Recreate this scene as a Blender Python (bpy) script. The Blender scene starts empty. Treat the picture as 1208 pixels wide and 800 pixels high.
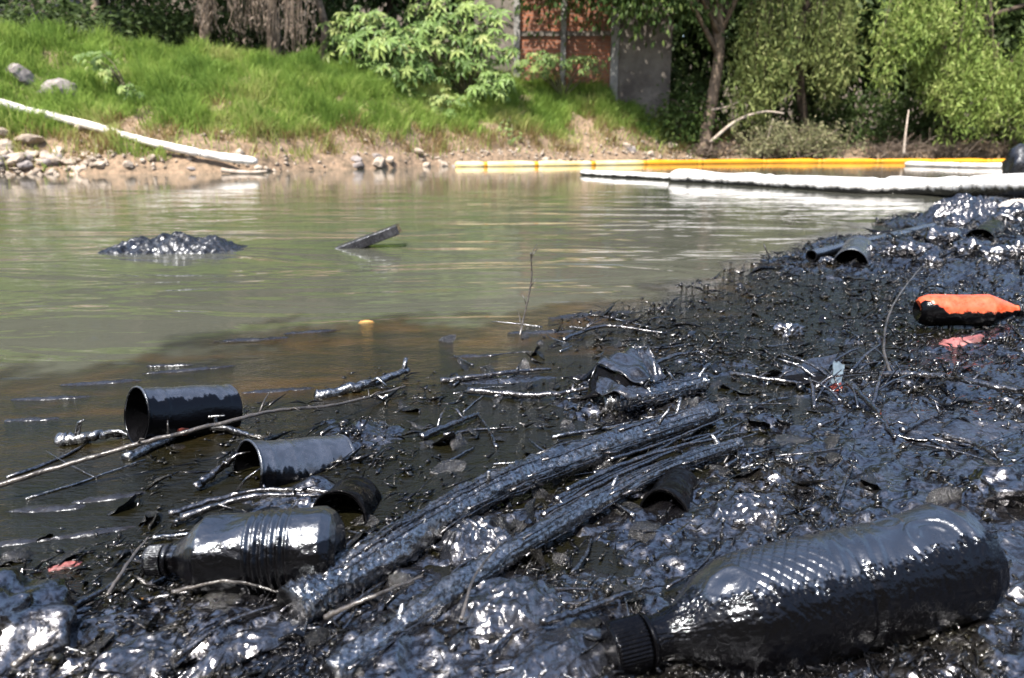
import bpy, bmesh, math, random
import numpy as np
from mathutils import Vector, Matrix, noise as mnoise

random.seed(7); RNG = np.random.default_rng(11)
scene = bpy.context.scene
R = math.radians

# ---------------------------------------------------------------- camera
F_PX, CAM_H = 863.0, 0.42
PITCH = math.atan(230 / 863)
cd = bpy.data.cameras.new('camera'); cam = bpy.data.objects.new('camera', cd)
scene.collection.objects.link(cam)
cd.sensor_width = 36; cd.lens = 36 * F_PX / 1208
cd.clip_start = 0.02; cd.clip_end = 2000
cam.location = (0, 0, CAM_H); cam.rotation_euler = (R(90) - PITCH, 0, 0)
cd.dof.use_dof = True; cd.dof.focus_distance = 1.05; cd.dof.aperture_fstop = 7
scene.camera = cam

# ---------------------------------------------------------------- world, sun, exposure
SUN_EL, SUN_AZ = 58.0, 208.0          # azimuth clockwise from +Y (the view direction)
world = bpy.data.worlds.new('World'); scene.world = world; world.use_nodes = True
wn = world.node_tree.nodes; wl = world.node_tree.links
sky = wn.new('ShaderNodeTexSky'); sky.sky_type = 'NISHITA'; sky.sun_disc = False
sky.sun_elevation = R(SUN_EL); sky.sun_rotation = R(SUN_AZ)
sky.air_density = 1.0; sky.dust_density = 2.6; sky.ozone_density = 1.0
wl.new(sky.outputs[0], wn['Background'].inputs[0])
wn['Background'].inputs[1].default_value = 0.15
sd = bpy.data.lights.new('sun', 'SUN'); sun = bpy.data.objects.new('sun', sd)
scene.collection.objects.link(sun)
sd.energy = 5.0; sd.angle = R(0.53); sd.color = (1, 0.95, 0.87)
sdir = Vector((math.sin(R(SUN_AZ)) * math.cos(R(SUN_EL)), math.cos(R(SUN_AZ)) * math.cos(R(SUN_EL)), math.sin(R(SUN_EL))))
sun.rotation_euler = sdir.to_track_quat('Z', 'Y').to_euler()
sun.location = (-3, -4, 9)
vs = scene.view_settings
vs.view_transform = 'Standard'; vs.look = 'None'; vs.gamma = 1.0; vs.use_curve_mapping = False
vs.exposure = 1.2

# ---------------------------------------------------------------- helpers
C = scene.collection
def ray(px, py):
    a = (px - 604) / F_PX; b = -(py - 400) / F_PX
    return np.array([a, math.cos(PITCH) + b * math.sin(PITCH), -math.sin(PITCH) + b * math.cos(PITCH)])
def P(px, py, z=0.0):                       # point on the level z seen in this direction
    d = ray(px, py); t = (z - CAM_H) / d[2]
    return np.array([0, 0, CAM_H]) + t * d
def D(px, py, y):                           # point at depth y
    d = ray(px, py); return np.array([0, 0, CAM_H]) + d * (y / d[1])

def perlin(x, y, seed=0):
    x = np.asarray(x, float); y = np.asarray(y, float)
    xi = np.floor(x).astype(np.int64); yi = np.floor(y).astype(np.int64)
    xf = x - xi; yf = y - yi
    u = xf * xf * xf * (xf * (xf * 6 - 15) + 10); v = yf * yf * yf * (yf * (yf * 6 - 15) + 10)
    def g(ix, iy, fx, fy):
        h = (ix * 374761393 + iy * 668265263 + seed * 974711) & 0x7fffffff
        h = ((h ^ (h >> 13)) * 1274126177) & 0x7fffffff
        h = (h ^ (h >> 16)) & 1023
        a = h * (2 * math.pi / 1024)
        return np.cos(a) * fx + np.sin(a) * fy
    n00 = g(xi, yi, xf, yf); n10 = g(xi + 1, yi, xf - 1, yf)
    n01 = g(xi, yi + 1, xf, yf - 1); n11 = g(xi + 1, yi + 1, xf - 1, yf - 1)
    return (n00 * (1 - u) + n10 * u) * (1 - v) + (n01 * (1 - u) + n11 * u) * v
def fbm(x, y, oct=4, seed=0, gain=.5):
    s = 0; a = 1
    for i in range(oct):
        s = s + a * perlin(x, y, seed + i * 17); x = x * 2.03; y = y * 2.03; a *= gain
    return s
def sst(a, b, x):
    t = np.clip((x - a) / (b - a), 0, 1); return t * t * (3 - 2 * t)

def mesh(name, V, faces, mat=None, smooth=True, attrs=None):
    """faces: (n,3) or (n,4) integer array, or a list of lists"""
    me = bpy.data.meshes.new(name)
    V = np.asarray(V, np.float32)
    if isinstance(faces, np.ndarray):
        n, k = faces.shape
        me.vertices.add(len(V)); me.vertices.foreach_set('co', V.ravel())
        me.loops.add(n * k); me.loops.foreach_set('vertex_index', faces.astype(np.int32).ravel())
        me.polygons.add(n)
        me.polygons.foreach_set('loop_start', np.arange(0, n * k, k, dtype=np.int32))
        me.polygons.foreach_set('loop_total', np.full(n, k, np.int32))
        me.update(calc_edges=True)
    else:
        me.from_pydata(V.tolist(), [], faces); me.update()
    if smooth: me.polygons.foreach_set('use_smooth', np.ones(len(me.polygons), bool))
    if mat: me.materials.append(mat)
    for an, av in (attrs or {}).items():
        at = me.attributes.new(an, 'FLOAT', 'POINT'); at.data.foreach_set('value', np.asarray(av, np.float32))
    return me
def obj(name, me, parent=None, label=None, cat=None, group=None, kind=None, matrix=None):
    o = bpy.data.objects.new(name, me); C.objects.link(o)
    if parent is not None: o.parent = parent
    if matrix is not None: o.matrix_local = matrix
    if label: o['label'] = label
    if cat: o['category'] = cat
    if group: o['group'] = group
    if kind: o['kind'] = kind
    return o
def thing(name, label, cat, loc=(0, 0, 0), group=None, matrix=None):
    o = obj(name, None, None, label, cat, group)
    o.empty_display_size = .05
    if matrix is not None: o.matrix_world = matrix
    else: o.location = Vector(loc)
    return o

def join(parts):                            # [(V, F(list))] -> V, F
    V = []; F = []; n = 0
    for v, f in parts:
        v = np.asarray(v); V.append(v); F += [[i + n for i in q] for q in f]; n += len(v)
    return np.concatenate(V), F
def tube(path, radii, seg=8, rough=0.0, cap=True, seed=0, flat=1.0):
    path = [Vector(p) for p in path]; n = len(path)
    if not hasattr(radii, '__len__'): radii = [radii] * n
    V = []; F = []
    up = Vector((0, 0, 1)); prev = None
    for i, p in enumerate(path):
        t = (path[min(i + 1, n - 1)] - path[max(i - 1, 0)]).normalized()
        if prev is None:
            a = t.cross(up)
            if a.length < 1e-3: a = t.cross(Vector((1, 0, 0)))
        else: a = prev - t * prev.dot(t)
        a.normalize(); b = t.cross(a); prev = a
        for k in range(seg):
            th = 2 * math.pi * k / seg
            r = radii[i]
            if rough: r *= 1 + rough * (mnoise.noise(Vector((p.x * 40 + seed, p.y * 40 + 3 * math.cos(th), p.z * 40 + 3 * math.sin(th)))))
            V.append(p + a * (math.cos(th) * r) + b * (math.sin(th) * r * flat))
    for i in range(n - 1):
        for k in range(seg):
            k2 = (k + 1) % seg
            F.append([i * seg + k, i * seg + k2, (i + 1) * seg + k2, (i + 1) * seg + k])
    if cap:
        F.append(list(range(seg))[::-1]); F.append([(n - 1) * seg + k for k in range(seg)])
    return np.array([list(v) for v in V]), F
def smooth_path(pts, n):
    pts = np.array([list(p) for p in pts], float)
    m = len(pts)
    t = np.linspace(0, m - 1, n); out = []
    for s in t:
        i = min(int(s), m - 2); f = s - i
        p0 = pts[max(i - 1, 0)]; p1 = pts[i]; p2 = pts[i + 1]; p3 = pts[min(i + 2, m - 1)]
        out.append(.5 * (2 * p1 + (p2 - p0) * f + (2 * p0 - 5 * p1 + 4 * p2 - p3) * f * f + (3 * p1 - p0 - 3 * p2 + p3) * f ** 3))
    return np.array(out)
def box(cx, cy, cz, sx, sy, sz):
    v = [[cx + sx * a / 2, cy + sy * b / 2, cz + sz * c / 2] for a in (-1, 1) for b in (-1, 1) for c in (-1, 1)]
    f = [[0, 1, 3, 2], [4, 6, 7, 5], [0, 4, 5, 1], [2, 3, 7, 6], [0, 2, 6, 4], [1, 5, 7, 3]]
    return np.array(v), f
def lathe(profile, seg=48, disp=None, oil=None):
    """profile [(x, r)] turned about local X. theta 0 is local +Z, growing towards local -Y."""
    prof = np.array(profile, float); n = len(prof)
    th = np.linspace(0, 2 * math.pi, seg, endpoint=False)
    X = np.repeat(prof[:, 0][:, None], seg, 1); RR = np.repeat(prof[:, 1][:, None], seg, 1)
    TH = np.repeat(th[None], n, 0); THs = (TH + math.pi) % (2 * math.pi) - math.pi
    if disp is not None: RR = RR + disp(X, THs) * (RR > 1e-4)
    V = np.stack([X, -RR * np.sin(TH), RR * np.cos(TH)], -1).reshape(-1, 3)
    i, k = np.meshgrid(np.arange(n - 1), np.arange(seg), indexing='ij')
    k2 = (k + 1) % seg
    F = np.stack([i * seg + k, (i + 1) * seg + k, (i + 1) * seg + k2, i * seg + k2], -1).reshape(-1, 4)
    at = oil(X, THs).ravel() if oil is not None else np.ones(n * seg)
    return V, F, at
def densify(pts, step):
    out = []
    for (a, b) in zip(pts[:-1], pts[1:]):
        m = max(1, int(math.hypot(b[0] - a[0], b[1] - a[1]) / step))
        for i in range(m): out.append((a[0] + (b[0] - a[0]) * i / m, a[1] + (b[1] - a[1]) * i / m))
    out.append(pts[-1]); return out
def frame_from(A, B, roll=0.0):             # local X runs A -> B, local Z is up
    A = Vector(A); B = Vector(B); x = (B - A).normalized()
    y = Vector((0, 0, 1)).cross(x).normalized(); z = x.cross(y)
    M = Matrix((x, y, z)).transposed().to_4x4()
    return Matrix.Translation(A) @ M @ Matrix.Rotation(roll, 4, 'X')

# ---------------------------------------------------------------- materials
def nmat(name):
    m = bpy.data.materials.new(name); m.use_nodes = True
    nt = m.node_tree; b = nt.nodes['Principled BSDF']
    return m, nt, b
def node(nt, t, **kw):
    n = nt.nodes.new(t)
    for k, v in kw.items():
        if k.startswith('i_'): n.inputs[k[2:].replace('_', ' ')].default_value = v
        else: setattr(n, k, v)
    return n
def ntex(nt, coord, scale, detail=3, rough=.55, dist=0.0, stretch=None, rot=0):
    src = coord
    if stretch or rot:
        mp = node(nt, 'ShaderNodeMapping'); mp.inputs['Scale'].default_value = stretch or (1, 1, 1)
        mp.inputs['Rotation'].default_value = (0, 0, rot)
        nt.links.new(coord, mp.inputs[0]); src = mp.outputs[0]
    n = node(nt, 'ShaderNodeTexNoise', i_Scale=scale, i_Detail=detail, i_Roughness=rough, i_Distortion=dist)
    nt.links.new(src, n.inputs['Vector']); return n.outputs[0]
def ramp(nt, fac, stops):
    r = node(nt, 'ShaderNodeValToRGB'); e = r.color_ramp.elements
    while len(e) < len(stops): e.new(.5)
    for el, (p, c) in zip(e, stops):
        el.position = p; el.color = (c, c, c, 1) if not hasattr(c, '__len__') else (*c[:3], 1)
    nt.links.new(fac, r.inputs[0]); return r.outputs[0]
def mixc(nt, fac, a, b, blend='MIX'):
    m = node(nt, 'ShaderNodeMix', data_type='RGBA', blend_type=blend)
    if isinstance(fac, float): m.inputs[0].default_value = fac
    else: nt.links.new(fac, m.inputs[0])
    for s, v in ((6, a), (7, b)):
        if hasattr(v, 'node'): nt.links.new(v, m.inputs[s])
        else: m.inputs[s].default_value = (*v, 1)
    return m.outputs[2]
def bumpn(nt, h, strength, dist, prev=None):
    b = node(nt, 'ShaderNodeBump', i_Strength=strength, i_Distance=dist)
    nt.links.new(h, b.inputs['Height'])
    if prev: nt.links.new(prev, b.inputs['Normal'])
    return b.outputs[0]
def attr(nt, name):
    return node(nt, 'ShaderNodeAttribute', attribute_name=name).outputs['Fac']
def coords(nt, which='Object'):
    return node(nt, 'ShaderNodeTexCoord').outputs[which]

OIL_COL = (0.0028, 0.0026, 0.0032)
def make_muck(name, lo=.10, hi=.32, col=OIL_COL, col2=(.010, .009, .008), s=1.0, spec=1.0, ior=2.0, tint=(.98, .97, 1), crease=.6, b2=.4):
    m, nt, b = nmat(name); co = coords(nt)
    n1 = ntex(nt, co, 38 * s, 4, .6); n2 = ntex(nt, co, 170 * s, 4, .65); n3 = ntex(nt, co, 9 * s, 3)
    nt.links.new(mixc(nt, ramp(nt, n3, [(.45, 0), (.68, 1)]), col, col2), b.inputs['Base Color'])
    rr = ramp(nt, n1, [(.38, lo), (.62, hi)]); nt.links.new(rr, b.inputs['Roughness'])
    b.inputs['IOR'].default_value = ior; nt.links.new(ramp(nt, n2, [(.40, spec * .18), (.56, spec)]), b.inputs['Specular IOR Level']); b.inputs['Specular Tint'].default_value = (*tint, 1)
    vo = node(nt, 'ShaderNodeTexVoronoi', i_Scale=34 * s); wv = node(nt, 'ShaderNodeVectorMath', operation='MULTIPLY_ADD')
    nz = node(nt, 'ShaderNodeTexNoise', i_Scale=24 * s, i_Detail=3); nt.links.new(co, nz.inputs['Vector'])
    nt.links.new(nz.outputs['Color'], wv.inputs[0]); wv.inputs[1].default_value = (.035 / s,) * 3; nt.links.new(co, wv.inputs[2]); nt.links.new(wv.outputs[0], vo.inputs['Vector'])
    nb = bumpn(nt, n1, .45, .004 / s); nb = bumpn(nt, vo.outputs['Distance'], crease, .015 / s, nb); nt.links.new(ramp(nt, n3, [(.42, crease * .12), (.6, crease)]), nb.node.inputs['Strength']); nb = bumpn(nt, n2, b2, .0018 / s, nb)
    nt.links.new(nb, b.inputs['Normal']); return m
M_MUCK = make_muck('oil_muck')
M_OILBARK = make_muck('oil_bark', .12, .36, (.004, .004, .0045), (.016, .015, .015), 1.3, 1.0, 2.3, (.95, .97, 1), crease=.3, b2=.9)
M_OILTWIG = make_muck('oil_twig', .10, .34, (.004, .004, .0045), (.02, .018, .017), 2.0, .9)
M_TWIG = make_muck('pale_twig', .2, .45, (.06, .053, .048), (.012, .011, .010), 2.0, .8, 1.6, (1, 1, 1))
M_PLANK = make_muck('oiled_board', .2, .4, (.014, .014, .017), (.03, .03, .034), .6, .9, 1.6, (.88, .92, 1), crease=.06)
M_MOUND = make_muck('oil_mound', .2, .45, (.008, .008, .009), (.02, .02, .02), .5, .8, 1.6, (.88, .92, 1), crease=.25)
M_OIL_HOLLOW = make_muck('deep_oil_and_hollow', .06, .2, (.003, .003, .0035), (.006, .006, .007), 1.0, .12, 1.4)  # low gloss black for oily walls and the imitated hollow

def make_coated(name, base, brough=.35, base2=None, spec=.6, ior=1.52):
    """thin dirty film over the base colour, thick black oil where attribute oil = 1"""
    m, nt, b = nmat(name); co = coords(nt); o = attr(nt, 'oil')
    n1 = ntex(nt, co, 60, 4, .6); n2 = ntex(nt, co, 220, 3, .6)
    bc = mixc(nt, ramp(nt, n1, [(.35, 0), (.7, 1)]), base, base2 or tuple(c * .55 for c in base))
    st = node(nt, 'ShaderNodeMath', operation='MULTIPLY_ADD'); nt.links.new(n2, st.inputs[0]); st.inputs[1].default_value = .9; nt.links.new(o, st.inputs[2])
    f = ramp(nt, st.outputs[0], [(.74, 0), (1.12, 1)])
    nt.links.new(mixc(nt, f, bc, (.0014, .0013, .0016)), b.inputs['Base Color'])
    rb = ramp(nt, n1, [(.3, brough * .7), (.7, min(1, brough * 1.4))])
    r2 = ramp(nt, n2, [(.3, .05), (.7, .16)])
    nt.links.new(mixc(nt, f, rb, r2), b.inputs['Roughness'])
    nt.links.new(ramp(nt, f, [(0, spec), (1, .17)]), b.inputs['Specular IOR Level']); b.inputs['IOR'].default_value = ior; b.inputs['Specular Tint'].default_value = (.85, .91, 1, 1)
    nb = bumpn(nt, n1, .35, .002); nb = bumpn(nt, n2, .6, .0012, nb)
    nt.links.new(nb, b.inputs['Normal']); return m
M_PET = make_coated('oiled_plastic', (.014, .016, .021), .20, (.006, .0065, .008), .9, ior=1.7)
M_TIN = make_coated('oiled_tin', (.040, .044, .056), .26, (.010, .011, .013), .9, ior=1.7)
M_ORANGE = make_coated('orange_plastic', (.46, .055, .016), .3, (.50, .11, .045), .6)
M_CAPB = make_coated('black_cap', (.02, .02, .022), .3)

def make_simple(name, col, rough=.8, col2=None, cs=6, bump=(), spec=.3, lo=.35, hi=.65):
    m, nt, b = nmat(name); co = coords(nt)
    n = ntex(nt, co, cs, 5, .6)
    nt.links.new(mixc(nt, ramp(nt, n, [(lo, 0), (hi, 1)]), col, col2 or tuple(c * .6 for c in col)), b.inputs['Base Color'])
    b.inputs['Roughness'].default_value = rough; b.inputs['Specular IOR Level'].default_value = spec
    nb = None
    for (sc, di) in bump: nb = bumpn(nt, ntex(nt, co, sc, 4), .7, di, nb)
    if nb: nt.links.new(nb, b.inputs['Normal'])
    return m
def make_leaf(name, c1, c2, c3=None, trans=.35, rough=.55, spec=.2):
    m, nt, b = nmat(name)
    t = attr(nt, 'tint')
    col = ramp(nt, t, [(0, c1), (.6, c2), (1, c3 or c2)])
    nt.links.new(col, b.inputs['Base Color']); b.inputs['Roughness'].default_value = rough
    b.inputs['Specular IOR Level'].default_value = spec
    tr = node(nt, 'ShaderNodeBsdfTranslucent'); nt.links.new(col, tr.inputs[0])
    mx = node(nt, 'ShaderNodeMixShader'); mx.inputs[0].default_value = trans
    nt.links.new(b.outputs[0], mx.inputs[1]); nt.links.new(tr.outputs[0], mx.inputs[2])
    nt.links.new(mx.outputs[0], nt.nodes['Material Output'].inputs[0]); return m
# ---------------------------------------------------------------- near bank: oil-soaked muck (height field)
CTRL = [(0,450,-.06),(150,420,-.06),(300,420,-.05),(430,400,-.05),(560,400,-.04),(50,520,-.04),(0,620,-.03),(60,630,-.02),
 (330,450,-.04),(560,520,-.014),(620,545,-.010),(480,580,-.010),(660,440,-.012),(100,600,-.03),(20,570,-.035),(180,600,-.012),
 (150,650,-.006),(230,530,-.002),(300,500,-.006),(430,520,.006),(260,590,.001),(520,470,-.008),(430,470,-.006),(340,600,.004),
 (0,760,.02),(60,700,.006),(100,740,.015),(200,760,.014),(300,780,.02),(400,700,.008),(560,640,.014),(600,740,.02),(470,660,.01),(700,620,.002),(660,640,-.004),
 (750,560,.008),(800,640,.012),(700,780,.02),(900,600,.02),(1000,560,.022),(1100,520,.025),(1200,600,.03),(1200,760,.02),(1000,780,.012),(850,780,.012),
 (740,470,.014),(850,460,.006),(860,540,.010),(800,400,.001),(900,400,-.003),(900,440,.005),(1000,420,.005),(1100,430,.010),(1200,420,.03),
 (1000,350,-.001),(940,370,-.006),(1080,340,.008),(1200,330,.05),(1100,300,.05),(1020,290,.03),(960,310,.01),(1090,395,.001),(870,520,.002),
 (1170,258,.05),(1208,245,.07),(1130,262,.04),(1208,290,.06),(1300,260,.12),(1400,400,.25),
 (850,345,-.006),(760,385,-.004),(700,400,-.006),(870,370,-.004),(700,330,-.06),(850,290,-.08),(950,275,-.08),(600,330,-.1),(1040,250,-.08),(1090,236,-.1),(1000,230,-.3),
 (400,330,-.1),(100,350,-.12),(0,300,-.2),(600,260,-.4),(900,230,-.5),(1208,212,-.25),(600,215,-.8),(200,240,-.6),(1208,200,-.6),(-300,420,-.07),(-300,300,-.2),
 (-300,560,-.03),(-300,760,.01),(300,900,.02),(700,900,.02),(1000,900,.025),(1500,700,.06)]
_c = np.array([P(a, b, 0)[:2] for a, b, _ in CTRL]); _cz = np.array([c[2] for c in CTRL])
_cs = _c[:, 0] / (_c[:, 1] + .1); _cl = np.log(_c[:, 1] + .1)
def base_near(x, y):
    yy = np.maximum(y, .36) + .1
    s = np.clip(x / yy, -1.6, 1.6); l = np.log(yy)
    num = 0; den = 0
    for a, b, z in zip(_cs, _cl, _cz):
        w = 1 / (((s - a) * 1.0) ** 2 + ((l - b) * .9) ** 2 + .0016) ** 2
        num = num + w * z; den = den + w
    e = num / den
    e = e + np.clip(x / yy - .85, 0, 9) * yy * .25 * sst(9, 4, y)
    e = e - sst(7, 12, y) * .9 - sst(-.9, -1.4, y) * .5
    return e
def Hn(x, y):
    x = np.asarray(x, float); y = np.asarray(y, float)
    e = base_near(x, y)
    k = sst(-.05, .004, e) * .8 + .2                    # bed under water is smoother
    far = sst(1.5, 5, np.hypot(x, y))
    u = .72 * x + .69 * y; v = -.69 * x + .72 * y
    wx = x + .012 * perlin(x * 30, y * 30, 5); wy = y + .012 * perlin(x * 30, y * 30, 6)
    n = fbm(wx * 6, wy * 6, 2, 1) * .014 * (1 + 1.0 * far)
    n = n + (.40 - np.abs(perlin(u * 7, v * 30, 3)) * 1.8) * .006
    n = n + (.40 - np.abs(perlin(wx * 22, wy * 22, 4)) * 1.8) * .0085
    n = n + np.abs(perlin(wx * 55, wy * 55, 9)) * .004
    n = n + perlin(u * 40, v * 120, 21) * .0016 + perlin(wx * 135, wy * 135, 22) * .0014
    n = n + np.maximum(0, perlin(wx * 14, wy * 14, 31) - .26) * .045
    mid = sst(1.0, 1.7, np.hypot(x, y)); n = n + mid * (.010 * perlin(wx * 20, wy * 26, 41) + .008 * np.abs(perlin(wx * 42, wy * 50, 42)) - .0075 * sst(3.2, 2.2, np.hypot(x, y)))
    return e + n * k * (1 - .55 * sst(-.4, -1.2, y)) - .004
def hn(x, y): return float(Hn(np.array([x]), np.array([y]))[0])

ys = np.concatenate([-np.geomspace(1.6, .3, 12), np.linspace(-.2, .30, 8), np.geomspace(.36, 14, 640)])
ss = np.concatenate([-np.geomspace(9, .92, 16), np.linspace(-.88, .88, 700), np.geomspace(.92, 9, 16)])
Wd = np.where(ys > .3, ys + .1, .42 + np.abs(ys - .3) * .9)
GX = Wd[:, None] * ss[None]; GY = np.repeat(ys[:, None], len(ss), 1)
GZ = Hn(GX, GY)
def grid_faces(n, m):
    i, k = np.meshgrid(np.arange(n - 1), np.arange(m - 1), indexing='ij')
    return np.stack([i * m + k, i * m + k + 1, (i + 1) * m + k + 1, (i + 1) * m + k], -1).reshape(-1, 4)
GF = grid_faces(len(ys), len(ss))
# leave out the deep river bed far below the murky water
zf = GZ.ravel()[GF].max(1)
near_me = mesh('muck_bank', np.stack([GX, GY, GZ], -1).reshape(-1, 3), GF[zf > -.30], M_MUCK)
obj('muck_bank', near_me, kind='structure')

# unseen bank behind the camera, shaped steep and dark to darken the oil's reflections
def make_unseen_bank():
    m, nt, b = nmat('dark_unseen_slope'); co = coords(nt); n = ntex(nt, co, 3, 5, .6)
    nt.links.new(mixc(nt, ramp(nt, n, [(.4, 0), (.6, 1)]), (.030, .036, .014), (.055, .042, .028)), b.inputs['Base Color'])
    b.inputs['Roughness'].default_value = .95; nt.links.new(bumpn(nt, n, 1, .1), b.inputs['Normal']); return m
nx = np.linspace(-40, 40, 120); ny = -np.concatenate([np.linspace(.75, 6.5, 40), np.linspace(7, 60, 20)])
NX, NY = np.meshgrid(nx, ny)
NZ = np.interp(-NY, [.75, 1.0, 1.5, 5.5, 8, 60], [-.25, .0, .35, 4.3, 4.8, 5.5]) + .22 * fbm(NX * .8, NY * .8, 4, 301) * sst(.9, 2, -NY)
obj('unseen_bank', mesh('unseen_bank', np.stack([NX, NY, NZ], -1).reshape(-1, 3), grid_faces(*NX.shape), make_unseen_bank()), kind='structure')

# ---------------------------------------------------------------- river and oil slick
def make_water():
    m, nt, b = nmat('river_water'); co = coords(nt)
    w1 = ntex(nt, co, 1.5, 3, .55, .9, (.6, 1.7, 1), .12); w2 = ntex(nt, co, 6, 3, .6, .6, (.6, 1.6, 1), -.1)
    w3 = ntex(nt, co, .35, 2, .5)
    c = mixc(nt, ramp(nt, w3, [(.35, 0), (.65, 1)]), (.050, .053, .040), (.076, .075, .061))
    nt.links.new(c, b.inputs['Base Color']); b.inputs['Roughness'].default_value = .055
    b.inputs['IOR'].default_value = 1.33; b.inputs['Specular IOR Level'].default_value = .5
    nb = bumpn(nt, w1, .30, .10); nb2 = bumpn(nt, w2, .15, .018, nb)
    sx = node(nt, 'ShaderNodeSeparateXYZ'); nt.links.new(co, sx.inputs[0])     # the river is calmer in the lee of the booms
    for bb, s0 in ((nb, .26), (nb2, .14)):
        mr = node(nt, 'ShaderNodeMapRange'); nt.links.new(sx.outputs['Y'], mr.inputs['Value'])
        for k_, v_ in (('From Min', 2.4), ('From Max', 7.5), ('To Min', s0), ('To Max', s0 * .10)): mr.inputs[k_].default_value = v_
        nt.links.new(mr.outputs[0], bb.node.inputs['Strength'])
    nb = nb2
    nt.links.new(nb, b.inputs['Normal']); return m
M_WATER = make_water()
wy = np.concatenate([[-60, -3, -.5], np.geomspace(.2, 60, 50)]); wx = np.linspace(-90, 90, 60)
WX, WY = np.meshgrid(wx, wy)
river = obj('river', mesh('river', np.stack([WX, WY, np.zeros_like(WX)], -1).reshape(-1, 3), grid_faces(len(wy), len(wx)), M_WATER), kind='structure')

BND = [(-500,520),(-200,455),(0,432),(130,421),(250,405),(340,388),(430,374),(520,376),(600,364),(700,353),(770,341),(840,325),(880,303),(930,286),(960,276),(1060,258),(1110,242),(1208,212),(1400,200)]
_b = np.array([P(a, b, 0)[:2] for a, b in BND]); _bs = _b[:, 0] / _b[:, 1]; _bl = np.log(_b[:, 1])
def slick_mask(x, y):
    yy = np.maximum(y, .3); s = x / yy
    edge = np.interp(s, _bs, _bl) - np.log(yy)
    return edge + .15 * fbm(x * 3.0, y * 2.2, 4, 71, .6) + .06 * fbm(x * 14, y * 10, 3, 77)
def make_slick():
    m, nt, b = nmat('oil_film'); co = coords(nt); t = attr(nt, 'thick')
    n0 = ntex(nt, co, 5, 4, .6, .5, (.7, 1.6, 1)); w1 = ntex(nt, co, 26, 4, .62, .3, (.7, 1.6, 1)); w2 = ntex(nt, co, 110, 4, .6, .2, (.7, 1.5, 1))
    brown = ramp(nt, n0, [(.32, (.006, .0055, .003)), (.5, (.014, .011, .004)), (.64, (.034, .019, .005)), (.8, (.016, .013, .004))])
    nt.links.new(mixc(nt, ramp(nt, t, [(.0, 0), (1, 1)]), brown, (.006, .0055, .0025)), b.inputs['Base Color'])
    nt.links.new(ramp(nt, w1, [(.35, .05), (.7, .16)]), b.inputs['Roughness'])
    b.inputs['IOR'].default_value = 1.42
    nb = bumpn(nt, w1, .36, .012); nb = bumpn(nt, w2, .5, .0045, nb); nt.links.new(nb, b.inputs['Normal'])
    tr = node(nt, 'ShaderNodeBsdfTransparent'); mx = node(nt, 'ShaderNodeMixShader')
    sm = node(nt, 'ShaderNodeMath', operation='MULTIPLY_ADD'); nt.links.new(w1, sm.inputs[0]); sm.inputs[1].default_value = .10
    nt.links.new(attr(nt, 'edge'), sm.inputs[2])
    nt.links.new(ramp(nt, sm.outputs[0], [(.03, 0), (.16, 1)]), mx.inputs[0])
    nt.links.new(tr.outputs[0], mx.inputs[1]); nt.links.new(b.outputs[0], mx.inputs[2])
    nt.links.new(mx.outputs[0], nt.nodes['Material Output'].inputs[0]); return m
sel_r = np.where((ys > .3))[0][::2]; SX = GX[sel_r][:, ::2]; SY = GY[sel_r][:, ::2]
MK = slick_mask(SX, SY); SF = grid_faces(*SX.shape)
keep = MK.ravel()[SF].max(1) > -.04
thick = sst(.1, .55, MK + .12 * fbm(SX * 2, SY * 2, 3, 91))
SZ = np.full_like(SX, .004)
obj('oil_slick', mesh('oil_slick', np.stack([SX, SY, SZ], -1).reshape(-1, 3), SF[keep], make_slick(), attrs={'edge': np.clip(MK, -1, 1).ravel(), 'thick': thick.ravel()}), kind='structure')

# ---------------------------------------------------------------- far bank terrain
WL = [(-900,222),(-300,212),(0,206.5),(150,205),(300,203),(430,199),(530,196),(640,193.5),(790,191),(900,190.5),(1000,190),(1208,190),(1600,190)]
_w = np.array([P(a, b, 0)[:2] for a, b in WL]); _w[-1] = (25, 19.5)
def yw(x): return np.interp(x, _w[:, 0], _w[:, 1])
def Hf(x, y):
    x = np.asarray(x, float); y = np.asarray(y, float)
    v = y - yw(x) + .35 * perlin(x * .9, y * 0 + .5, 3) + .12 * perlin(x * 3.5, y * 0, 5)
    top = np.interp(x, [-12, -7, -4.5, -2.5, 0, 2.5, 3.8, 5.0, 14], [2.6, 2.15, 1.9, 1.95, 1.85, 1.72, 1.25, .72, .75])
    run = np.interp(x, [-12, -7, -4.5, -2.5, 0, 2.5, 3.8, 5.0, 14], [4.0, 3.9, 3.6, 3.5, 2.9, 2.4, 2.0, 1.3, 1.3])
    low = .06 + .20 * sst(0, .35, v)
    t = np.clip((v - .45) / run, 0, 1)
    z = np.where(v < 0, v * .45, np.minimum(low, .9 * v + .02)) + (top - .25) * (t ** .85) * sst(.3, .6, v)
    z = z + .03 * np.clip(v - run, 0, 6) + .42 * np.clip(v - run - 9, 0, 12)
    z = z + .10 * fbm(x * 1.3, y * 1.3, 3, 8) * sst(.2, 1.5, v) + .06 * fbm(x * 5, y * 5, 3, 9) * sst(0, .3, v)
    return z
def hf(x, y): return float(Hf(np.array([x]), np.array([y]))[0])
def B(px, py):                               # where this direction meets the far bank
    d = ray(px, py); t = np.linspace(8, 40, 1600) / d[1]
    q = np.array([0, 0, CAM_H])[None] + t[:, None] * d[None]
    below = np.where(q[:, 2] < Hf(q[:, 0], q[:, 1]))[0]
    return q[below[0]] if len(below) else q[-1]
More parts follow.
